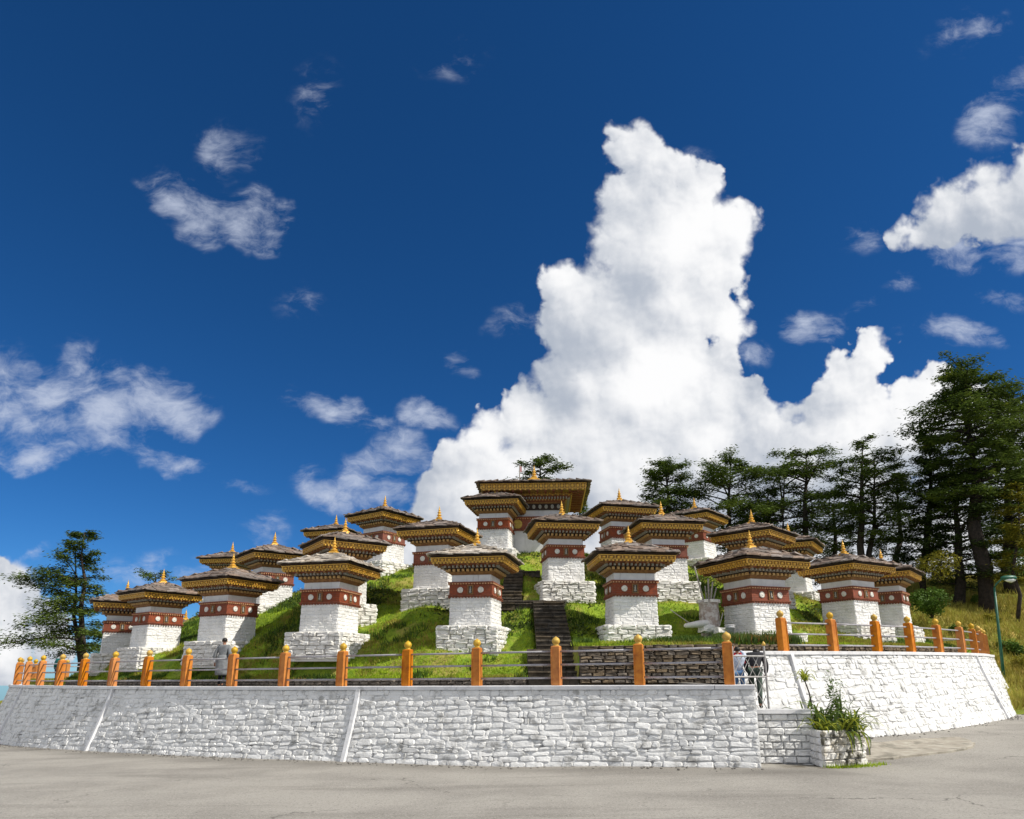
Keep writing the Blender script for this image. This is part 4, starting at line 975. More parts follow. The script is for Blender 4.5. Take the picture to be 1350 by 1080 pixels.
def conifer(base, top, R, start, seed, label, limbs=46, leaves=60, prof='flat', m=None, tr=.25, group='dark conifers behind the chortens', leafsz=.26, lean_tip=0., name='conifer_tree', sunk=0, twin=None):
    rnd = random.Random(seed); r = np.random.default_rng(seed); base = Vector(base); top = Vector(top); root = empty(name, base); tag(root, label, 'tree', group)
    ax = top - base; H = ax.length
    bend = [Vector((rnd.uniform(-.02, .02)*H, rnd.uniform(-.02, .02)*H, 0)) for _ in range(7)]
    tp = [ax * (i/6) + bend[i] * (0 if i in (0, 6) else 1) for i in range(7)]
    mb = MB(); mb.tube([tp[0] - Vector((0,0,sunk+.4))] + tp[1:], [tr*1.25, tr, tr*.85, tr*.7, tr*.5, tr*.3, .03], 9)
    def axis(t):
        t = min(max(t, 0), .9999) * 6; i = int(t); return tp[i].lerp(tp[i+1], t - i)
    stems = [axis]
    if twin:
        off = Vector(twin); mb.tube([tp[0] + off*.25 - Vector((0,0,.4))] + [axis(k/6*.9) + off * min(1, k/3) for k in range(1, 7)], [tr, tr*.8, tr*.7, tr*.5, tr*.35, tr*.2, .03], 8)
        stems.append(lambda t: axis(t*.9) + off * min(1, t*2))
    Cs = []; Ds = []
    for k in range(limbs):
        t = start + (1 - start) * ((k + rnd.random()) / limbs) ** .9; q_ = (t - start) / (1 - start)
        if prof == 'flat': rr = R * (.80 + .20*math.sin(q_*9 + seed)) * (1 - q_**4*.55)
        elif prof == 'cone': rr = R * (1.08 - q_) ** .62 * (.85 + .15*math.sin(q_*14 + seed))
        else: rr = R * math.sin((q_*.80 + .16) * pi) ** .6
        if prof == 'lop': rr = R * (1.06 - q_) ** .55
        rr *= rnd.uniform(.45, 1.15)
        az = k * 2.4 + rnd.uniform(-.5, .5); o = rnd.choice(stems)(t); el = rnd.uniform(-.15, .6) + q_*.6
        pts = []; ns = 6
        if prof == 'lop': rr *= (1 + .42*cos(az - pi*1.02)) * rnd.uniform(.7, 1.2)
        for i in range(ns + 1):
            f_ = i / ns; az_ = az + .25*f_*math.sin(k); pts.append(o + Vector((cos(az_)*rr*f_, sin(az_)*rr*f_, rr*(f_*math.tan(el)*.55 - .28*f_*f_))))
        mb.tube(pts, [max(.012, tr*.30*(1-i/ns)*(.5 + rr/R*.5)) for i in range(ns+1)], 5)
        nsub = max(6, int(rr * 5.0))
        for j in range(nsub):
            f_ = .30 + .75 * (j + rnd.random()) / nsub; i = min(int(f_*ns), ns-1); pc = pts[i].lerp(pts[i+1], min(f_*ns - i, 1))
            side = rnd.choice((-1, 1)); a2 = az + side * rnd.uniform(.3, 1.3); l2 = rr * rnd.uniform(.14, .34) * (1.3 - f_*.6) + .15
            e = pc + Vector((cos(a2)*l2, sin(a2)*l2, rnd.uniform(-.05, .22)*l2))
            nl_ = int(leaves * rnd.uniform(.5, 1.3)); f2 = r.uniform(0.1, 1.08, nl_); c0 = np.array(pc)[None] + (np.array(e) - np.array(pc))[None] * f2[:, None]
            c0 = c0 + np.stack([r.normal(0, .22, nl_), r.normal(0, .22, nl_), r.normal(.02, .12, nl_)], -1) * (.6 + l2)
            Cs.append(c0); Ds.append(np.repeat([[cos(a2), sin(a2), 0]], nl_, 0))
    mb.build('trunk', M_trunk, root, smooth=True)
    leaf_cloud('crown', np.concatenate(Cs), np.concatenate(Ds), leafsz, m or M_fir, root, seed)
    return root
def tree_px(px, ytop, ybase, Y, halfpx, start, seed, label, lean=0, **kw):
    b = P(px + lean, ybase, Y); t = P(px, ytop, Y); k = (t.z - b.z); R = halfpx / 921 * Y
    return conifer(b, t, R, start, seed, label, **kw)
G2 = 'conifers on the ridge behind the chortens'
tree_px(112, 702, 905, 47, 74, .16, 11, 'dark layered conifer standing alone at the left end of the fence', lean=-6, limbs=62, leaves=46, group=None, prof='lop', twin=(-.7, .3, 0), tr=.22, leafsz=.24)
tree_px(205, 757, 850, 62, 34, .3, 12, 'small conifer crown peeping over the two leftmost chorten roofs', limbs=22, leaves=30, group=None)
tree_px(712, 607, 720, 52, 40, .35, 13, 'conifer whose flat crown shows just over the big chorten roof', limbs=30, leaves=40, group=None, prof='round')
tree_px(765, 664, 740, 47, 14, .5, 14, 'small tree tip beside the right edge of the big chorten', limbs=12, leaves=24, group=None, prof='round')
tree_px(880, 612, 745, 54, 42, .25, 15, 'leftmost round-topped conifer right of the big chorten', limbs=52, leaves=46, prof='round', group=G2)
tree_px(963, 610, 760, 54, 62, .15, 16, 'broad dark conifer second from the left on the ridge', limbs=56, leaves=44, prof='round', group=G2)
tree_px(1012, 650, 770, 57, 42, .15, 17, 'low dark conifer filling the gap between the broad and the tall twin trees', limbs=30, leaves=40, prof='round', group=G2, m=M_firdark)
tree_px(1062, 594, 790, 54, 60, .34, 18, 'tall forked conifer on the ridge, its bare trunk above the chorten roofs', limbs=54, leaves=42, prof='round', group=G2, twin=(-1.6, .5, 0), tr=.3)
tree_px(1137, 584, 790, 52, 60, .34, 19, 'tall straight conifer with tufted top right of the forked one', limbs=56, leaves=42, prof='round', group=G2, tr=.3, twin=(1.3, .6, 0))
tree_px(1100, 655, 790, 58, 48, .1, 20, 'shorter conifer between the forked and the straight one', limbs=30, leaves=40, prof='round', group=G2, m=M_firdark)
G3 = 'big conifers at the right edge'
tree_px(1268, 488, 806, 48, 80, .40, 21, 'tallest conifer with a thick leaning bare trunk at the right', lean=34, limbs=86, leaves=50, prof='flat', group=G3, tr=.52, leafsz=.27)
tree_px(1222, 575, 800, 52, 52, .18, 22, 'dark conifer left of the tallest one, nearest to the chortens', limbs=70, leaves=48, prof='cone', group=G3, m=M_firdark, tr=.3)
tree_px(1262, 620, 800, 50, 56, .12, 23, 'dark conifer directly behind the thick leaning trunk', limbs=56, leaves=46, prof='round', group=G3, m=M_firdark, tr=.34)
tree_px(1336, 522, 800, 53, 62, .22, 24, 'tall conifer cut by the right edge of the view', limbs=84, leaves=52, prof='flat', group=G3, tr=.4)
tree_px(1375, 560, 800, 56, 60, .2, 25, 'conifer mostly outside the right edge of the view', limbs=50, leaves=44, prof='flat', group=G3, m=M_firdark, tr=.35)
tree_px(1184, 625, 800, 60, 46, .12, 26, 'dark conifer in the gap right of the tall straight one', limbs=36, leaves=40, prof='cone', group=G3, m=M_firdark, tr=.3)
tree_px(1340, 640, 815, 46, 30, .25, 27, 'yellow-green leafy tree at the right edge under the tall conifers', limbs=26, leaves=40, prof='round', group=None, m=M_bushy, tr=.12, name='broadleaf_tree')
def shrub(px, py, Y, rpx, m, label, seed, n=1600, group='shrubs on the dry hillside', fl=.75, leafsz=.16):
    c = P(px, py, Y); R = rpx / 921 * Y; root = empty('shrub', c); tag(root, label, 'shrub', group); r = np.random.default_rng(seed)
    mb = MB()
    for k in range(7):
        a = k*.9; mb.tube([(0,0,-.4), (cos(a)*R*.3, sin(a)*R*.3, R*.4), (cos(a)*R*.6, sin(a)*R*.6, R*.9*fl)], [.05,.03,.01], 5)
    mb.build('stem', M_trunk, root)
    lob = r.normal(0, 1, (18, 3)); lob /= np.linalg.norm(lob, axis=1)[:, None]; lob *= np.array([R*.62, R*.62, R*.62*fl]); lob[:, 2] += R*fl*.6
    k = r.integers(0, 18, n); d = r.normal(0, 1, (n, 3)); d /= np.linalg.norm(d, axis=1)[:, None]; C_ = lob[k] + d * (R * .40 * r.uniform(.5, 1.1, n)[:, None]) * np.array([1, 1, .8])
    leaf_cloud('foliage', C_, d, leafsz, m, root, seed, flat=.6, aspect=.5, drop=-.1)
shrub(1228, 806, 42, 28, M_bush, 'dense green bush beside the rightmost chorten', 31, 3200)
shrub(1262, 838, 42, 13, M_bush, 'small bright bush left of the foot of the thick trunk', 32, 700)
shrub(1328, 870, 40, 22, M_bush, 'round dark green bush beside the green lamp post', 33, 2400)
shrub(1238, 760, 47, 30, M_bushy, 'yellowish leafy bush behind the dense green one', 34, 1800)
shrub(1345, 760, 48, 34, M_bush, 'dark green bush at the right edge behind the lamp head', 35, 2600)
shrub(1343, 712, 46, 16, M_bushy, 'yellow bush at the right edge above the lamp', 36, 900)
shrub(1290, 800, 50, 14, M_bush, 'low bush behind the foot of the thick trunk', 37, 800)
shrub(1308, 822, 44, 12, M_bushy, 'small yellowish bush right of the thick trunk', 39, 700)
shrub(1350, 880, 38, 14, M_bushy, 'yellow-green tuft at the right edge below the round bush', 38, 700)
for i, (a_, b_, c_, d_) in enumerate(((575, 792, 26.3, 9), (700, 765, 27.0, 6), (540, 800, 26, 7), (690, 808, 25, 7), (342, 815, 31, 9), (1075, 800, 32, 8), (640, 838, 24, 4))): pass
# low stone wall up the hillside
t = empty('hillside_wall', (0,0,0)); tag(t, 'grey rough stone wall on the hillside behind the thick trunk', 'wall'); a_ = P(1262, 800, 52); b_ = P(1315, 800, 54)
mj = dry_wall(t, (a_.x, a_.y), (b_.x, b_.y), a_.z - .4, (a_.z + .75, b_.z + .8), random.Random(8), False, h=.16); tag(mj.build('stonework', M_path, t), kind='stuff')
# utility sign box and lamp post
lb = P(1324, 905, 36.); lt = P(1311, 775, 36.)
M_green = mat('green_paint', (.010,.11,.062), (.008,.08,.045), 6, 3, .45, spec=.5); M_glass = mat('lamp_glass', (.75,.80,.80), None, rough=.15)
t = empty('street_lamp', lb); tag(t, 'thin green lamp post with curved arm on the right hillside', 'street lamp')
ld = lt - lb
mb = MB(); mb.tube([Vector((0,0,-.5)), ld*.5, ld], [.085,.07,.05], 8); mb.build('pole', M_green, t, smooth=True)
mb = MB(); arm = [ld, ld + Vector((.10,-.05,.20)), ld + Vector((.30,-.1,.38)), ld + Vector((.48,-.15,.48))]; mb.tube(arm, .04, 8); mb.build('arm', M_green, t, smooth=True)
e = arm[-1]; mb = MB(); mb.ring_loft([[e + Vector((cx_, cos(a)*ry, sin(a)*rz_ + .02)) for a in [2*pi*i/10 for i in range(10)]] for cx_, ry, rz_ in ((-.15,.07,.06),(0,.15,.12),(.3,.20,.15),(.55,.16,.12),(.66,.05,.04))]); hd = mb.build('lamp_head', M_green, t, smooth=True)
mb = MB(); mb.ring_loft([[e + Vector((cx_, cos(a)*ry, -.06 + sin(a)*rz_)) for a in [2*pi*i/10 for i in range(10)]] for cx_, ry, rz_ in ((.02,.08,.05),(.15,.15,.13),(.35,.17,.17),(.55,.10,.09))]); mb.build('lamp_glass', M_glass, hd, smooth=True)

# ================================================================ entrance: stairwell, planter, gate
t = empty('entrance_steps', (0,0,0)); tag(t, 'low whitewashed stone parapet and landing at the entrance between the two walls', 'steps')
def face_stones(root, p0, p1, z0, z1, rows, rnd, m, batter=0., parts=True, name='stone', dep=.05):
    d = Vector((p1[0]-p0[0], p1[1]-p0[1], 0)); L = d.length; ang = atan2(d.y, d.x); out = Vector((d.y, -d.x, 0)).normalized(); h = (z1 - z0)/rows
    for k in range(rows):
        a = 0
        while a < L - .02:
            w = min(rnd.uniform(.16, .42), L - a); w = L - a if L - a - w < .1 else w
            vs, fs = rough_block(w - .015, .12, h - .014, .014, rnd.random()); mb = MB(); mb.add(vs, fs)
            o = mb.build(name, m, root); o.matrix_local = Matrix.Translation(Vector((*p0, z0 + (k+.5)*h)) + d*((a + w/2)/L) + out*(dep - .03 + rnd.uniform(-.01,.015) + batter*(1 - (k+.5)/rows))) @ Matrix.Rotation(ang, 4, 'Z')
            a += w
rn = random.Random(21)
zl = 1.42
mb = MB(); mb.box(5.80, 7.30, 17.25, 20.6, -.3, zl); mb.build('landing', M_mortar, t)
face_stones(t, (5.82, 17.25), (7.28, 17.25), .05, zl - .07, 8, rn, M_wallstone)
mb = MB(); mb.box(5.80, 7.33, 17.12, 17.5, zl-.065, zl+.03); mb.build('coping_slab', M_coping, t)
for i in range(4): mb = MB(); mb.box(5.70 - i*.3, 6.0 - i*.3 + .02*i, 17.6, 20.4, zl - .1, zl + .15*(i+1)); mb.build('step', M_path, t)
for i in range(6): mb = MB(); mb.box(7.31 + i*.3, 7.60 + i*.3, 18.3, 20.6, -.2, zl - .16*(i+1)); mb.build('step', M_path, t)
# planter
pc = [Vector((7.18,16.72)), Vector((8.42,17.22)), Vector((8.30,18.3)), Vector((7.22,18.15))]
t = empty('planter', (0,0,0)); tag(t, 'square whitewashed stone planter stained with black moss at the entrance', 'planter')
zg = .02; zp = 1.0
mb = MB(); mb.ring_loft([[(v.x, v.y, z_) for v in pc] for z_ in (zg-.2, zp-.10)]); mb.build('planter_core', M_plinth, t)
face_stones(t, (7.18,16.72), (8.42,17.22), zg, zp, 6, rn, M_stain, dep=.04)
face_stones(t, (7.20,18.15), (7.18,16.72), zg, zp, 6, rn, M_coping, dep=.03)
face_stones(t, (8.42,17.22), (8.30,18.3), zg, zp, 6, rn, M_stain, dep=.04)
mb = MB(); mb.ring_loft([[(7.72+ (v.x-7.8)*.85, 17.6+(v.y-17.6)*.85, z_) for v in pc] for z_ in (zp-.1, zp-.02)]); mb.build('soil', mat('soil', (.06,.045,.03), (.03,.022,.015), 20, 4, 1.), t)
# strap-leaved plant filling the planter
t = empty('strap_leaf_plant', (7.85, 17.25, zp-.03)); tag(t, 'yellow-green strap-leaved plant spilling over the moss-stained planter', 'plant')
def strap(L, w, up, m, k):
    rr_ = random.Random(k); mb = MB(); pts = []
    for i in range(6):
        f_ = i/5; pts.append(Vector((L*.75*f_, 0, up*L*(f_ - .9*f_*f_)*1.3)))
    for i, p_ in enumerate(pts):
        ww = w * (1 - (i/5)**2) + .002; mb.v += [tuple(p_ + Vector((0,-ww,0))), tuple(p_ + Vector((0,0,-ww*.4))), tuple(p_ + Vector((0,ww,0)))]
    for i in range(5): mb.f += [(3*i,3*i+1,3*i+4,3*i+3),(3*i+1,3*i+2,3*i+5,3*i+4)]; mb.mi += [0,0]
    return mb.mesh('leaf', m)
LV = [strap(.42 + .12*k, .022, .55 + .22*(k % 4), M_leaf if k % 3 else M_leafg, k) for k in range(7)]
for k in range(240):
    a = rn.uniform(0, 2*pi); q_ = rn.uniform(0, 1); o = link('leaf', rn.choice(LV), t, (rn.uniform(-.62,.50), rn.uniform(-.40,.6), rn.uniform(-.02,.05)), (rn.uniform(-.5,.5), rn.uniform(-.75,.25), a)); s_ = rn.uniform(.7,1.3); o.scale = (s_,)*3
for k in range(12):
    o = link('leaf', LV[k % 7], t, (rn.uniform(.0,.40), rn.uniform(-.42,-.28), 0), (0, rn.uniform(.9,1.3), -pi/2 + rn.uniform(-.4,.4))); o.scale = (.9,)*3
# spiky rosette plant on a thin stem, and a thin leafy one
b_ = Vector((7.30, 17.3, zp)); t = empty('rosette_plant', b_); tag(t, 'tall thin-stemmed plant with a spiky dark rosette on top, in the planter', 'plant')
mb = MB(); tip = P(1061, 898, 17.3) - b_; mb.tube([Vector((0,0,0)), Vector((.02,0,.35)), tip*.75 + Vector((.05,0,0)), tip], [.022,.02,.018,.015], 7); mb.build('stem', M_trunk, t)
for k in range(26):
    o = link('leaf', LV[k % 3], t, tip, (0, rn.uniform(-.75,.35), k*.77)); o.scale = (.85, 1.2, .9); 
mb = MB()
b_ = Vector((8.0, 17.5, zp)); t = empty('leafy_plant', b_); tag(t, 'tall upright fine-leaved plant beside the rosette, in the planter', 'plant')
C_ = []; mb = MB()
for s_ in range(5):
    tip = Vector((rn.uniform(-.28,.2), rn.uniform(-.1,.1), rn.uniform(.8,1.35))); mb.tube([(s_*.05-.1,0,0), tip*.5 + Vector((.02,0,0)), tip], [.01,.008,.004], 5)
    for j in range(70): f_ = rn.uniform(.35, 1); C_.append(tuple(tip*f_ + Vector((rn.gauss(0,.06), rn.gauss(0,.06), rn.gauss(0,.03)))))
mb.build('stem', M_leafg, t); C_ = np.array(C_); leaf_cloud('foliage', C_, r.normal(0,1,(len(C_),3)), .085, M_leafg, t, 5, flat=.5, aspect=.4)
# weeds at the foot of the planter and the wall
wx = []
for k in range(150): wx.append((rn.uniform(7.2,8.9), 0, 0))
pts = np.array([(x_, 16.62 + (x_-7.18)*.40 + rn.uniform(-.12,.05), 0) for x_, _, _ in wx]); pts[:, 2] = road_h(pts[:, 0], pts[:, 1]); blades('weeds', pts, .03, .11, .012, M_blade, 9)
# flowery weeds beside the large front chorten
n = 1400; x = r.uniform(6.55, 9.6, n); y = yfront(x) + r.uniform(.05, .9, n); blades('flowering_weeds', np.stack([x, y, mound_h(x, y)-.02], -1), .12, .42, .03, M_leafg, 10, spread=.08)
n = 260; x = r.uniform(7.0, 9.3, n); y = yfront(x) + r.uniform(.05, .6, n); blades('reddish_weeds', np.stack([x, y, mound_h(x, y)-.02], -1), .15, .38, .03, mat('russet_leaves', (.30,.12,.03), (.35,.2,.04), 9, 3, .8), 11, spread=.05)
# gate
g0 = P(962, 903, 17.15); t = empty('metal_gate', (5.36, 17.2, 1.93)); tag(t, 'open grey metal gate with diamond mesh beside the last left-hand post', 'gate')
def bar(name, a_, b_, rad, par=t, m=M_gate): mb = MB(); mb.tube([Vector(a_), Vector(b_)], rad, 8); return mb.build(name, m, par)
wG = .98; hG = 1.12; zo = -.55
bar('frame', (wG,.35,zo), (wG,.35,hG-.08), .028); bar('frame', (.06,0,zo+.35), (.06,0,hG-.1), .03)
for z_ in (zo+.03, .28, .78): bar('rail', (.06 if z_ > 0 else .2,.02,z_), (wG,.35,z_), .022)
mb = MB()
for k in range(-3, 6):
    a0 = .24*k
    for sgn in (1, -1):
        q0 = []
        for z_ in np.linspace(zo+.05, .76, 24):
            u = a0 + sgn*(z_-zo)*.62 if sgn == 1 else a0 + .75 - (z_-zo)*.62
            if .08 <= u <= wG-.02: q0.append(Vector((u, u*.42, z_)))
        if len(q0) > 2: mb.tube([q0[0], q0[-1]], .009, 5)
tag(mb.build('wire_mesh', M_gate, t), kind='stuff')
mb = MB(); mb.lathe([(.04,0),(.05,.04),(.03,.08),(.005,.11)], 10, (wG,.35,hG-.08)); mb.build('knob', M_ball, t, True)

# ================================================================ bundle of poles, pot, bucket, flag
c = P(936, 826, 24.6); M_pale = mat('weathered_wood', (.42,.40,.36), (.28,.25,.21), 9, 5, .9)
t = empty('incense_burner', c); tag(t, 'squat stained masonry burner on the slope holding a bundle of pale poles', 'burner')
mb = MB(); mb.lathe([(.33,-.4),(.34,0),(.36,.35),(.34,.7),(.36,.86),(.26,.88),(.25,.6)], 14); mb.build('drum', M_stain2 if 'M_stain2' in globals() else mat('stained_plaster', (.52,.49,.46), (.33,.27,.23), 7, 6, .9, .02, 12, lo=.4, hi=.6), t)
for k in range(11):
    a = k*2.4; mb = MB(); mb.box(-.10,.10,-.07,.07,-.05,.05); o = mb.build('cap_stone', M_plinth, t, loc=(cos(a)*.31, sin(a)*.31, .88), rot=(0,0,a))
for k, (tx_, ty_, tz_, rr_) in enumerate(((-.42,.0,1.75,.035),(.05,.0,1.55,.04),(.22,.05,1.45,.035),(.36,.1,1.25,.03),(-.05,.1,1.3,.03),(.12,-.1,1.2,.03),(.02,-.02,1.15,.03))):
    mb = MB(); mb.tube([Vector((tx_*.2, ty_, .5)), Vector((tx_, ty_, tz_+.15 if k else 2.15))], [rr_, rr_*.8], 7); tag(mb.build('pole', M_pale, None, loc=c), ['long pale pole leaning left out of the burner','thick upright pole in the burner','pole right of the thick upright one in the burner','short pole leaning right out of the burner','short pole at the back of the burner','thin short pole at the front of the burner','shortest pole in the middle of the burner'][k], 'pole', 'pale poles in the masonry burner')
c2 = P(918, 828, 24.0); mb = MB(); mb.ring_loft([[(x_, cos(a)*q_, .12 + sin(a)*q_*.8) for a in [2*pi*i/10 for i in range(10)]] for x_, q_ in ((-.42,.05),(-.36,.10),(-.05,.14),(.25,.17),(.42,.15),(.50,.06))]); o = mb.build('fallen_stone', M_plinth, None, True, c2, (0, -.12, .1)); tag(o, 'long whitewashed boulder lying on the grass in front of the burner', 'boulder')
c2 = P(952, 832, 23.9); mb = MB(); vs, fs = rough_block(.5,.3,.22,.05,9); mb.add(vs, fs); o = mb.build('fallen_stone', M_plinth, None, False, c2, (0,.1,.2)); tag(o, 'short pale boulder between the burner and the plastic tub', 'boulder')
c2 = P(942, 838, 23.9); mb = MB(); vs, fs = rough_block(.5,.35,.3,.06,10); mb.add(vs, fs); o = mb.build('fallen_stone', M_plinth, None, False, P(932, 829, 24.1), (0,.1,.2)); tag(o, 'rounded pale boulder at the foot of the burner', 'boulder')
mb = MB(); mb.tube([P(884, 804, 24.8), P(911, 823, 24.2)], .016, 6); tag(mb.build('stick', M_pale), 'thin pale stick leaning up from the long boulder', 'stick')
mb = MB(); mb.tube([P(953, 808, 24.3), P(948, 828, 24.2)], .016, 6); tag(mb.build('stick', M_pale), 'thin stick standing between the burner and the large chorten', 'stick')
c2 = P(963, 842, 23.3); t = empty('plastic_tub', c2); tag(t, 'white plastic tub standing on the grass by the large front chorten', 'tub')
mb = MB(); mb.lathe([(.115,0),(.15,.42),(.165,.42),(.165,.45),(.14,.45),(.11,.05)], 16); mb.build('tub_body', M_coping, t, True); mb = MB(); mb.lathe([(.168,.36),(.175,.37),(.168,.385)], 16); mb.build('rim', M_coping, t)
c2 = P(685, 634, 38); t = empty('prayer_flag', c2); tag(t, 'tiny red and white prayer flag on a pole behind the big roof', 'flag')
mb = MB(); mb.tube([(0,0,-2),(0,0,.95)], .03, 6); mb.build('pole', M_pale, t); mb = MB(); mb.ring_loft([[(0,-.01,z0),(.0,.01,z0),(.13,.01,z0-.05),(.13,-.01,z0-.05)] for z0 in (.55,.7,.9)]); mb.build('cloth', cloth('flag_red', (.6,.30,.30)), t)

# ================================================================ people
def skin(name, joints, edges, m, parent, sub=2):
    me = bpy.data.meshes.new(name); me.from_pydata([j[0] for j in joints], edges, []); o = link(name, me)
    md = o.modifiers.new('s', 'SKIN'); md.use_smooth_shade = True
    for i, j in enumerate(joints):
        sv = me.skin_vertices[0].data[i]; rr_ = j[1]; sv.radius = (rr_, rr_) if isinstance(rr_, (int, float)) else rr_; sv.use_root = (i == 0)
    if sub: mm = o.modifiers.new('u', 'SUBSURF'); mm.levels = sub; mm.render_levels = sub
    dg = bpy.context.evaluated_depsgraph_get(); dg.update(); nm = bpy.data.meshes.new_from_object(o.evaluated_get(dg)); bpy.data.objects.remove(o)
    nm.materials.clear(); nm.materials.append(m); nm.polygons.foreach_set('use_smooth', [True]*len(nm.polygons))
    return link(name, nm, parent)
def person(loc, rz, h, label, pose, colors, robe=False, hairm=M_hair):
    """pose: joint positions for a 1.7 m figure facing -y"""
    k = h / 1.7; root = empty('person', loc, rz); root.scale = (k,)*3; tag(root, label, 'person')
    J = dict(pelvis=(0,0,.93), waist=(0,0,1.05), chest=(0,0,1.27), neckb=(0,0,1.43), neck=(0,-.01,1.50), head=(0,-.02,1.60), crown=(0,-.01,1.69),
      shL=(.18,0,1.40), elL=(.24,.02,1.13), wrL=(.26,-.06,.88), shR=(-.18,0,1.40), elR=(-.24,.02,1.13), wrR=(-.26,-.06,.88),
      hpL=(.09,0,.90), knL=(.10,-.02,.49), anL=(.10,.02,.08), toL=(.11,-.14,.03), hpR=(-.09,0,.90), knR=(-.10,-.02,.49), anR=(-.10,.02,.08), toR=(-.11,-.14,.03))
    J.update(pose); V_ = {a: Vector(b) for a, b in J.items()}
    order = ['pelvis','waist','chest','neckb','neck','head','crown','shL','elL','wrL','shR','elR','wrR','hpL','knL','anL','toL','hpR','knR','anR','toR']
    rad = dict(pelvis=(.13,.10), waist=(.115,.085), chest=(.14,.10), neckb=.07, neck=.05, head=(.077,.09), crown=.055, shL=.055, elL=.042, wrL=.028, shR=.055, elR=.042, wrR=.028, hpL=.085, knL=.055, anL=.04, toL=.03, hpR=.085, knR=.055, anR=.04, toR=.03)
    E_ = [('pelvis','waist'),('waist','chest'),('chest','neckb'),('neckb','neck'),('neck','head'),('head','crown'),('chest','shL'),('shL','elL'),('elL','wrL'),('chest','shR'),('shR','elR'),('elR','wrR'),('pelvis','hpL'),('hpL','knL'),('knL','anL'),('anL','toL'),('pelvis','hpR'),('hpR','knR'),('knR','anR'),('anR','toR')]
    js = [(V_[a], rad[a]) for a in order]; ed = [(order.index(a), order.index(b)) for a, b in E_]
    for s_ in ('L', 'R'):           # hands: palm and five fingers
        w = V_['wr'+s_]; d = (w - V_['el'+s_]).normalized(); sd_ = d.cross(Vector((0,1,0))); sd_ = sd_.normalized() if sd_.length > .1 else Vector((1,0,0)); nrm = d.cross(sd_)
        pi_ = len(js); js.append((w + d*.06, .026)); ed.append((order.index('wr'+s_), pi_))
        for f_, (o_, l_) in enumerate(((-.028,.066),(-.010,.076),(.009,.072),(.027,.058))):
            a_ = len(js); js += [(w + d*.09 + sd_*o_, .009), (w + d*(.09 + l_*.55) + sd_*o_*1.1 + nrm*.012, .0085), (w + d*(.09 + l_*.9) + sd_*o_*1.1 + nrm*.035, .007)]; ed += [(pi_, a_), (a_, a_+1), (a_+1, a_+2)]
        a_ = len(js); js += [(w + d*.05 - sd_*.045, .010), (w + d*.085 - sd_*.058 + nrm*.015, .009)]; ed += [(pi_, a_), (a_, a_+1)]
    b = skin('body', js, ed, M_skin, root, 1)
    # face: nose, ears
    hd = V_['head']; fw = Vector((hd.x - V_['neck'].x, hd.y - V_['neck'].y, 0)); 
    def sub(names, grow, nm_, m_, extra=()):
        o_ = list(names); jj = [(V_[a], tuple(q_ + grow for q_ in rad[a]) if isinstance(rad[a], tuple) else rad[a] + grow) for a in o_]; ee = [(o_.index(a), o_.index(b_)) for a, b_ in E_ if a in o_ and b_ in o_]; return skin(nm_, jj, ee, m_, root, 1)
    mtop, mleg, msho = colors
    sub(['pelvis','waist','chest','neckb','shL','elL','wrL','shR','elR','wrR'], .030, 'robe_top' if robe else 'jacket', mtop)
    if robe:
        mb = MB(); px_, py_ = V_['pelvis'].x, V_['pelvis'].y
        rings = []
        for z_, rx, ry in ((1.12,.17,.13),(1.0,.20,.15),(.85,.22,.17),(.65,.235,.19),(.50,.245,.20),(.42,.235,.19)):
            rings.append([(px_ + rx*cos(a)*(1+.05*sin(a*5+z_*6)), py_ + ry*sin(a)*(1+.05*cos(a*6)), z_) for a in [2*pi*i/20 for i in range(20)]])
        mb.ring_loft(rings); mb.build('robe_skirt', mtop, root, True)
        mb = MB(); mb.lathe([(.155,1.03),(.16,1.05),(.155,1.08)], 16); bl = mb.build('belt', mleg, root); bl.scale = (1, .8, 1)
        sub(['knL','anL'], .006, 'sock', mleg); sub(['knR','anR'], .006, 'sock', mleg)
        for s_ in ('L','R'):
            w = V_['wr'+s_]; d = (V_['el'+s_] - w).normalized(); mb = MB(); mb.tube([w, w + d*.15], [.055,.062], 12); mb.build('cuff', M_coping, root, True)
    else:
        sub(['pelvis','hpL','knL','anL','hpR','knR','anR'], .014, 'trousers', mleg)
    for s_ in ('L','R'):
        sub(['an'+s_, 'to'+s_], .014, 'shoe', msho)
    # hair cap
    c0 = V_['head'] + Vector((0, .018, .028)); bm = bmesh.new(); bmesh.ops.create_icosphere(bm, subdivisions=3, radius=1)
    for v in bm.verts:
        v.co = Vector((v.co.x*.092, v.co.y*.104, v.co.z*.092)) * (1 + .04*mnoise.noise(v.co*6))
    bmesh.ops.delete(bm, geom=[v for v in bm.verts if v.co.z < -.055 or (v.co.y < -.045 and v.co.z < .03)], context='VERTS')
    me = bpy.data.meshes.new('hair'); bm.to_mesh(me); bm.free(); me.materials.append(hairm); me.polygons.foreach_set('use_smooth', [True]*len(me.polygons)); link('hair', me, root, c0)
    for sx in (-1, 1):
        mb = MB(); mb.lathe([(.004,-.03),(.016,-.02),(.018,.01),(.008,.03)], 8); mb.build('ear', M_skin, root, True, V_['head'] + Vector((sx*.084, .005, 0)))
    mb = MB(); mb.ring_loft([[(-.012,0,-.02),(.012,0,-.02),(.008,0,.03),(-.008,0,.03)], [(-.008,-.03,-.018),(.008,-.03,-.018),(.002,-.006,.03),(-.002,-.006,.03)]]); mb.build('nose', M_skin, root, True, V_['head'] + Vector((0,-.088,-.005)))
    return root
p_ = P(291, 900, 24.3)
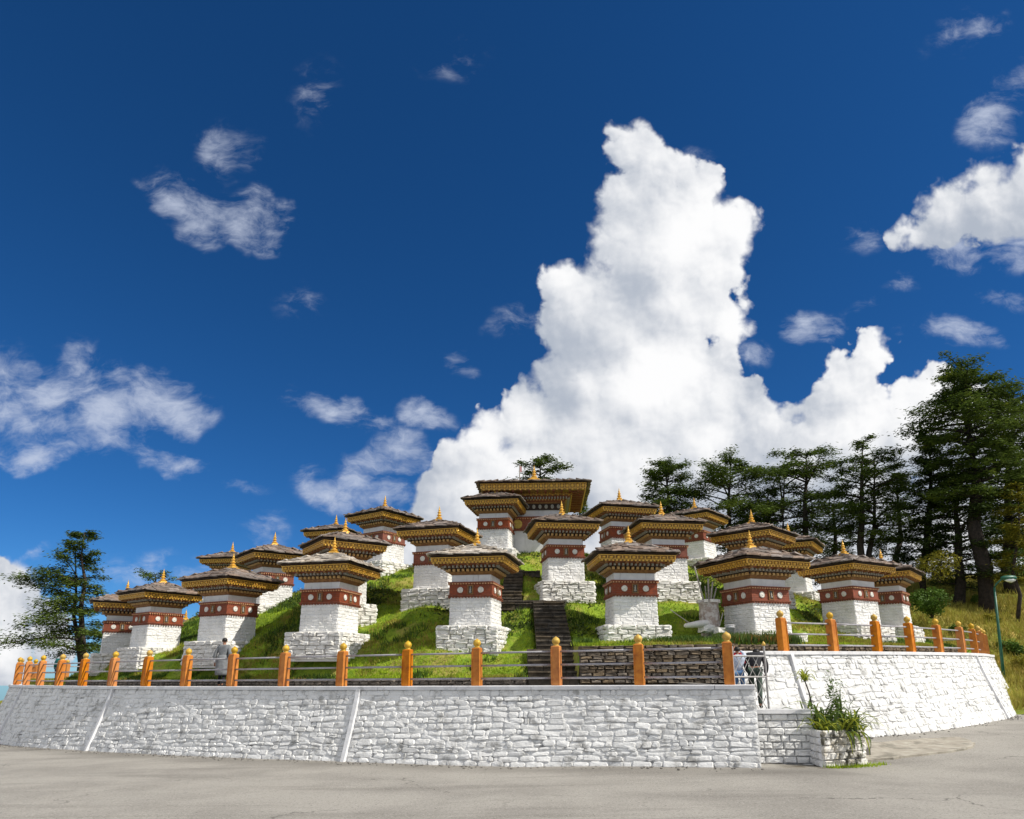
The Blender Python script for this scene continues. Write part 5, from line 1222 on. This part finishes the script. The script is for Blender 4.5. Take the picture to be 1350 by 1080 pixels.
person((p_.x, 24.3, ZL(p_.x) - .06), radians(178), 1.66, 'man in a grey knee-length robe with white cuffs seen from behind on the path', dict(elL=(.29,.03,1.13), wrL=(.30,-.03,.86), elR=(-.27,.05,1.12), wrR=(-.27,-.06,.88), knL=(.10,-.10,.50), anL=(.10,-.06,.08), toL=(.11,-.22,.03), anR=(-.10,.14,.10), toR=(-.11,.0,.03)), (cloth('robe_grey', (.20,.21,.22)), cloth('sock_dark', (.02,.02,.025)), cloth('shoe_black', (.015,.015,.015))), robe=True)
person((5.74, 17.80, 1.58), radians(170), 1.36, 'child in pale blue shirt and jeans with both arms raised at the gate', dict(elL=(.27,-.20,1.42), wrL=(.10,-.25,1.62), elR=(-.27,-.20,1.42), wrR=(-.12,-.25,1.60)), (cloth('shirt_paleblue', (.50,.56,.68)), cloth('jeans_blue', (.10,.20,.38)), cloth('shoe_red', (.3,.05,.05))))
mb = MB()
for s_ in (-1, 1): mb.tube([Vector((s_*.05,0,.16)), Vector((s_*.12,-.01,.05)), Vector((s_*.16,-.02,-.10))], [.03,.035,.03], 8)
tag(mb.build('red_scarf', cloth('scarf_red', (.55,.04,.06)), None, True, (5.74, 17.80, 2.64), (.1,0,0)), 'red scarf draped over the shoulders of the child at the gate', 'scarf')
person((6.20, 17.95, 1.44), radians(150), 1.70, 'person in a black jacket and green trousers bending forward on the entrance landing', dict(waist=(0,-.05,1.04), chest=(0,-.17,1.22), neckb=(0,-.27,1.33), neck=(0,-.34,1.35), head=(0,-.42,1.36), crown=(0,-.49,1.40), shL=(.19,-.22,1.30), elL=(.26,-.22,1.03), wrL=(.20,-.36,.84), shR=(-.19,-.22,1.30), elR=(-.26,-.20,1.03), wrR=(-.20,-.34,.84),
   hpL=(.10,.02,.90), knL=(.12,-.12,.50), anL=(.12,-.10,.08), toL=(.12,-.26,.03), hpR=(-.10,.02,.90), knR=(-.12,.14,.50), anR=(-.14,.34,.10), toR=(-.14,.22,.03)), (cloth('jacket_black', (.035,.035,.04)), cloth('trousers_green', (.07,.10,.08)), cloth('shoe_dark', (.02,.02,.02))))
p_ = P(75, 900, 31.2)
person((p_.x, 31.2, ZL(p_.x) - .08), radians(175), 1.42, 'person in a teal green top behind the railing near the left tree', {}, (cloth('top_teal', (.02,.16,.15)), cloth('trousers_dark', (.03,.03,.04)), cloth('shoe_brown', (.05,.03,.02))))

# broken concrete apron at the foot of the right wall
mb = MB(); rn = random.Random(4); top = []
ap = [(1128,979,20.3),(1160,981,20.0),(1215,979,20.6),(1262,980,21.0),(1280,986,20.2),(1287,993,19.3),(1270,999,18.6),(1225,1001,18.2),(1180,1002,17.9),(1140,1003,17.7),(1127,998,18.2)]
for i in range(len(ap)):
    a_ = P(*ap[i]); b_ = P(*ap[(i+1) % len(ap)])
    for k in range(5): p_ = a_.lerp(b_, k/5); top.append((p_.x + rn.uniform(-.05,.05), p_.y + rn.uniform(-.06,.06), float(road_h(p_.x, p_.y)) + .045))
cx_ = sum(p[0] for p in top)/len(top); cy_ = sum(p[1] for p in top)/len(top); top = [top]
inner = [[(cx_ + (x_-cx_)*.97, cy_ + (y_-cy_)*.95, z_ + .012) for x_, y_, z_ in top[0]]]
bot = [[(x_, y_, z_ - .2) for x_, y_, z_ in top[0]]]
mb.ring_loft(bot + top + inner); tag(mb.build('concrete_apron', mat('old_concrete', (.40,.37,.31), (.30,.27,.22), 3, 6, .9, .01, 20, col3=(.16,.15,.12), s3=2., lo3=.52, hi3=.64, f3=.7, space='world')), kind='structure')

# grit and a few weeds along the wall foot
rg = np.random.default_rng(8); gv = MB()
for pts_, n_ in ((LW[4:], 520), (RW[1:9], 160)):
    c_, s_ = resample(pts_, .25); tg = np.gradient(c_, axis=0); tg /= np.hypot(*tg.T)[:, None]; nm = np.stack([tg[:, 1], -tg[:, 0]], -1)
    for k in range(n_):
        i = rg.integers(0, len(c_)); d_ = .93 + abs(rg.normal(0, .22)); x_ = c_[i, 0] + nm[i, 0]*d_ + rg.normal(0, .1); y_ = c_[i, 1] + nm[i, 1]*d_; z_ = float(road_h(x_, y_)); q_ = rg.uniform(.008, .03)
        M_ = Matrix.Translation((x_, y_, z_ + q_*.3)) @ Matrix.Rotation(rg.uniform(0, 6), 4, 'Z') @ Matrix.Rotation(rg.uniform(0, 1), 4, 'X'); gv.box(-q_, q_, -q_*.7, q_*.7, -q_*.5, q_*.5, 0, M_)
tag(gv.build('gravel', M_path), kind='stuff')
